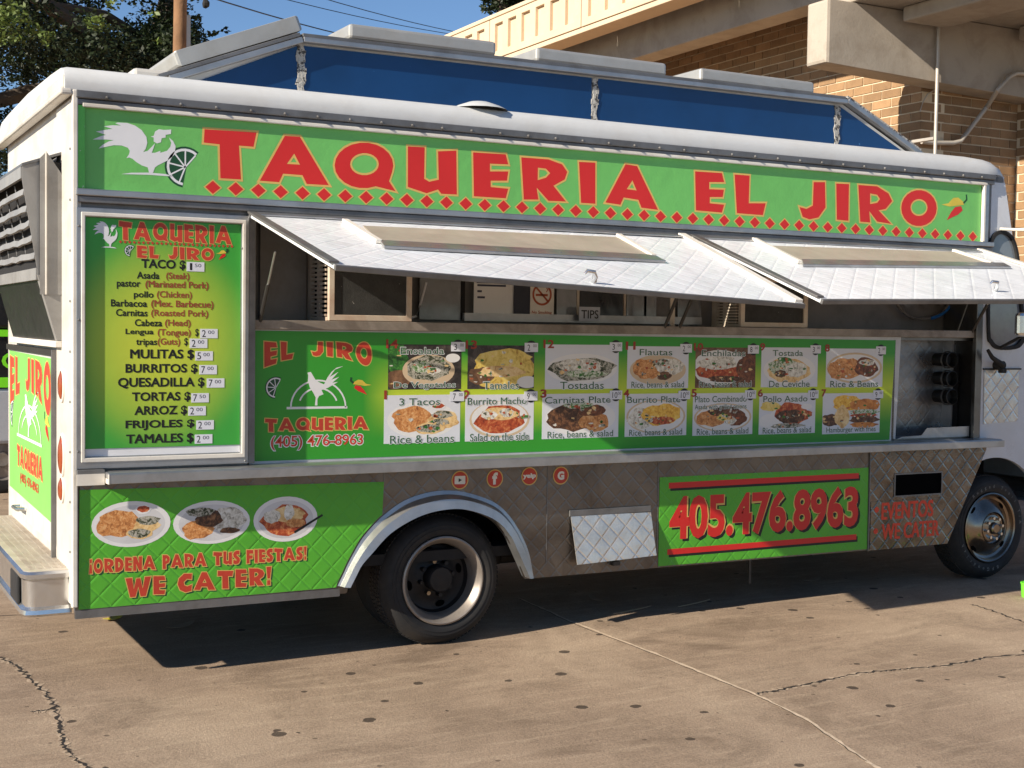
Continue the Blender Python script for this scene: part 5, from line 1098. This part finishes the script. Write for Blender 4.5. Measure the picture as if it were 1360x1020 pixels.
def arc_text(word, r, a_start, a_end, c, inward):
    mb = MB(); n = len(word)
    for i, ch in enumerate(word):
        if ch == ' ': continue
        t = a_start+(a_end-a_start)*i/(n-1); v, f = text2d(ch, .01)
        if not v: continue
        cx = (min(p[0] for p in v)+max(p[0] for p in v))/2; s_ = .034; k0 = len(mb.v)
        for p in v:
            a, b = (p[0]-cx)*s_, (p[1]-.35)*s_
            if inward: ux, uz, wx_, wz_ = math.sin(t), -math.cos(t), math.cos(t), math.sin(t)     # reading clockwise, tops outward
            else: ux, uz, wx_, wz_ = -math.sin(t), math.cos(t), -math.cos(t), -math.sin(t)
            rr = r; X = c[0]+rr*math.cos(t)+ux*a+wx_*b; Z = c[2]+rr*math.sin(t)+uz*a+wz_*b
            mb.v.append((X, c[1]-.0085, Z))
        mb.f += [tuple(k0+q_ for q_ in ff) for ff in f]
    return mb
TL_ = M('faded_tyre_letters', (120, 118, 114), .7, var=.15, vscale=20)
arc_text('Rugged Trail T/A', .303, R(128), R(5), (6.449, .045, .442), True).build('tyre_lettering', TL_, fw, recalc=False)
arc_text('BFGoodrich', .303, R(285), R(202), (6.449, .045, .442), True).build('tyre_lettering', TL_, fw, recalc=False)

# ---- cab
CABW = M('cab_white_paint', (206, 208, 212), .3, var=.04, vscale=2, dirt=.2, dirtcol=(170, 160, 148))
AC = (6.449, .442); RA = .515
arc = [(AC[0]+RA*math.cos(R(a)), AC[1]+RA*math.sin(R(a))) for a in range(20, 121, 8)]
cabp = [(6.287, 1.0), (6.287, 2.465), (6.335, 2.465), (6.335, 2.98), (6.44, 2.98), (6.47, 2.93), (6.56, 2.56), (6.86, 1.74), (7.36, 1.52), (7.44, 1.4), (7.44, .6), (arc[0][0], .6)]+arc[:-1]
g_out = [sxz(u, v, .02) for u, v in ((1310, 345), (1310, 440), (1314, 456), (1324, 464), (1345, 464), (1356, 458), (1360, 440), (1354, 360), (1350, 330), (1343, 313), (1332, 306), (1320, 309), (1313, 322))]
g_out = cat(g_out, 4, True); cen = (sum(p[0] for p in g_out)/len(g_out), sum(p[1] for p in g_out)/len(g_out))
sh_ = lambda k: [(cen[0]+(p[0]-cen[0])*(1-k/abs(.16)), cen[1]+(p[1]-cen[1])*(1-k/.4)) for p in g_out]
cab = MB().prism(cabp, [sh_(.012)], side(.02), side(.05)).build('cab', CABW, T, .004)
MB().prism(g_out, [sh_(.024)], side(.006), side(.034)).build('window_gasket', RUBBER, cab, .003)
MB().prism(sh_(.018), (), side(.026), side(.030)).build('window_glass', M('grey_glass', (120, 126, 132), .08, var=.15, vscale=6, spec=.8), cab)
fc = MB()
for (p, q_) in zip(cabp[3:12], cabp[4:12]): fc.quad((p[0], .05, p[1]), (q_[0], .05, q_[1]), (q_[0], W, q_[1]), (p[0], W, p[1]))
fc.build('cab_front', CABW, cab)
MB().hexa([(6.50, .12, 2.83), (6.575, .12, 2.55), (6.575, W-.1, 2.55), (6.50, W-.1, 2.83)], [(6.515, .12, 2.835), (6.86+.01, .12, 1.76), (6.86+.01, W-.1, 1.76), (6.515, W-.1, 2.835)]).build('windscreen', M('grey_glass'), cab)
MB().prism(cabp, (), side(W-.03), side(W)).build('cab_far_side', CABW, cab)
for y in (.3, W-.3): MB().lathe([(0, .03), (.06, .025), (.09, .01), (.1, 0)], (7.44, y, 1.12), 24, 'x').build('headlight', M('lamp_glass', (200, 200, 196), .1), cab, smooth=True)
MB().box(7.42, 7.56, .05, W-.05, .52, .72).build('front_bumper', CHROME, cab, .03)
MB().box(7.44, 7.455, .55, W-.55, .85, 1.3).build('grille', DARK, cab)
MB().box(6.0, 6.95, .58, .62, .35, 1.0).build('front_wheel_well', DARK, cab); MB().box(6.0, 6.97, .055, .6, .985, 1.0).build('front_wheel_well_top', DARK, cab)
qd = [sxz(1307, 492, .016), sxz(1353, 490, .016), sxz(1351, 559, .016), sxz(1306, 563, .016)]
kp = MB().prism(qd, (), side(.012), side(.019)).build('kick_plate', M('hatch_steel'), cab); MB().box(qd[0][0]-.01, qd[1][0]+.02, .008, .019, qd[0][1]+.004, qd[0][1]+.016).build('kick_plate_trim', STRUT, kp)
c = S(1325, 485, .0); hd_ = MB().tube([(c.x, .02, c.z), (c.x, -.05, c.z)], .032, 14).build('door_handle', RUBBER, cab, smooth=True)
MB().tube([(c.x, -.05, c.z), S(1318, 475, -.06), S(1312, 465, -.06)], [.022, .016, .012], 10).build('handle_lever', RUBBER, hd_, smooth=True)
MB().box(c.x-.02, c.x+.03, -.06, -.02, c.z-.055, c.z-.02).build('handle_lock', RUBBER, hd_, .006)
c = S(1362, 431, -.22); mir = MB().box(c.x-.09, c.x+.09, -.25, -.19, c.z-.085, c.z+.085).build('wing_mirror', CHROME, cab, .025); MB().tube([(c.x, -.2, c.z-.08), (c.x+.02, .02, c.z-.17)], .012, 8).build('mirror_arm', STRUT, mir, smooth=True)
MB().tube([S(1328, 304, .0), S(1345, 305, -.05), S(1400, 306, -.3)], .011, 8).build('grab_wire', TRIM, cab, smooth=True)
MB().box(6.335, 6.46, .02, .05, 2.93, 2.984).build('cab_corner', CABW, cab, .006)

# ---- small things on the ground
LG = M('lime_green_plastic', (110, 220, 60), .4, var=.05)
c = G(1366, 793); tub = thing('green_tub', 'small lime green tub on the pavement in front of the front wheel', 'tub', (c.x, c.y, zg(c.x)))
MB().lathe([(0, 0), (.045, 0), (.052, .09), (.056, .092), (.056, .1), (.048, .1), (.042, .012), (0, .01)], (c.x, c.y, zg(c.x)+.001), 24, 'z').build('tub_body', LG, tub, smooth=True)
def litter(u, v, L, Wd, mat, lab, cat, name, rot, curl=.012, at=None):
    c = at or G(u, v); m = MB(); n = 6; ca_, sa = math.cos(rot), math.sin(rot); prev = None
    for k in range(n+1):
        t = k/n-.5; wd = Wd*math.sqrt(max(.02, 1-(2*t)**2))/2; x0_, y0_ = t*L, 0
        a = (c.x+x0_*ca_-wd*sa, c.y+x0_*sa+wd*ca_); b = (c.x+x0_*ca_+wd*sa, c.y+x0_*sa-wd*ca_); h_ = .004+curl*(abs(2*t)**2)
        cur = ((*a, zg(a[0])+h_+.004), (*b, zg(b[0])+h_+.004))
        if prev: m.hexa([prev[0], prev[1], cur[1], cur[0]], [(p[0], p[1], p[2]+.002) for p in (prev[0], prev[1], cur[1], cur[0])])
        prev = cur
    return tag(m.build(name, mat), lab, cat)
litter(150, 823, .16, .07, M('yellow_leaf', (214, 200, 50), .6), 'yellow fallen leaf lying by the chrome bumper', 'leaf', 'fallen_leaf', .6)
litter(240, 833, .22, .07, M('pale_litter', (150, 132, 112), .8), 'pale paper scrap lying in the truck shadow near the rear', 'scrap', 'paper_scrap', .5)
litter(790, 797, .22, .04, M('pale_litter'), 'thin torn wrapper in the shade beside the rear wheel', 'wrapper', 'torn_wrapper', 1.4)
litter(1078, 772, .2, .06, M('pale_litter'), 'crumpled pale wrapper in the shade under the phone panel', 'wrapper', 'torn_wrapper', .2)
litter(840, 812, .36, .02, M('stick_wood', (190, 168, 136), .8), 'thin pale stick at the shadow edge nearer the rear wheel', 'stick', 'dry_stick', .25, .002)
litter(922, 803, .34, .018, M('stick_wood'), 'thin pale stick at the shadow edge below the phone panel', 'stick', 'dry_stick', .28, .002)
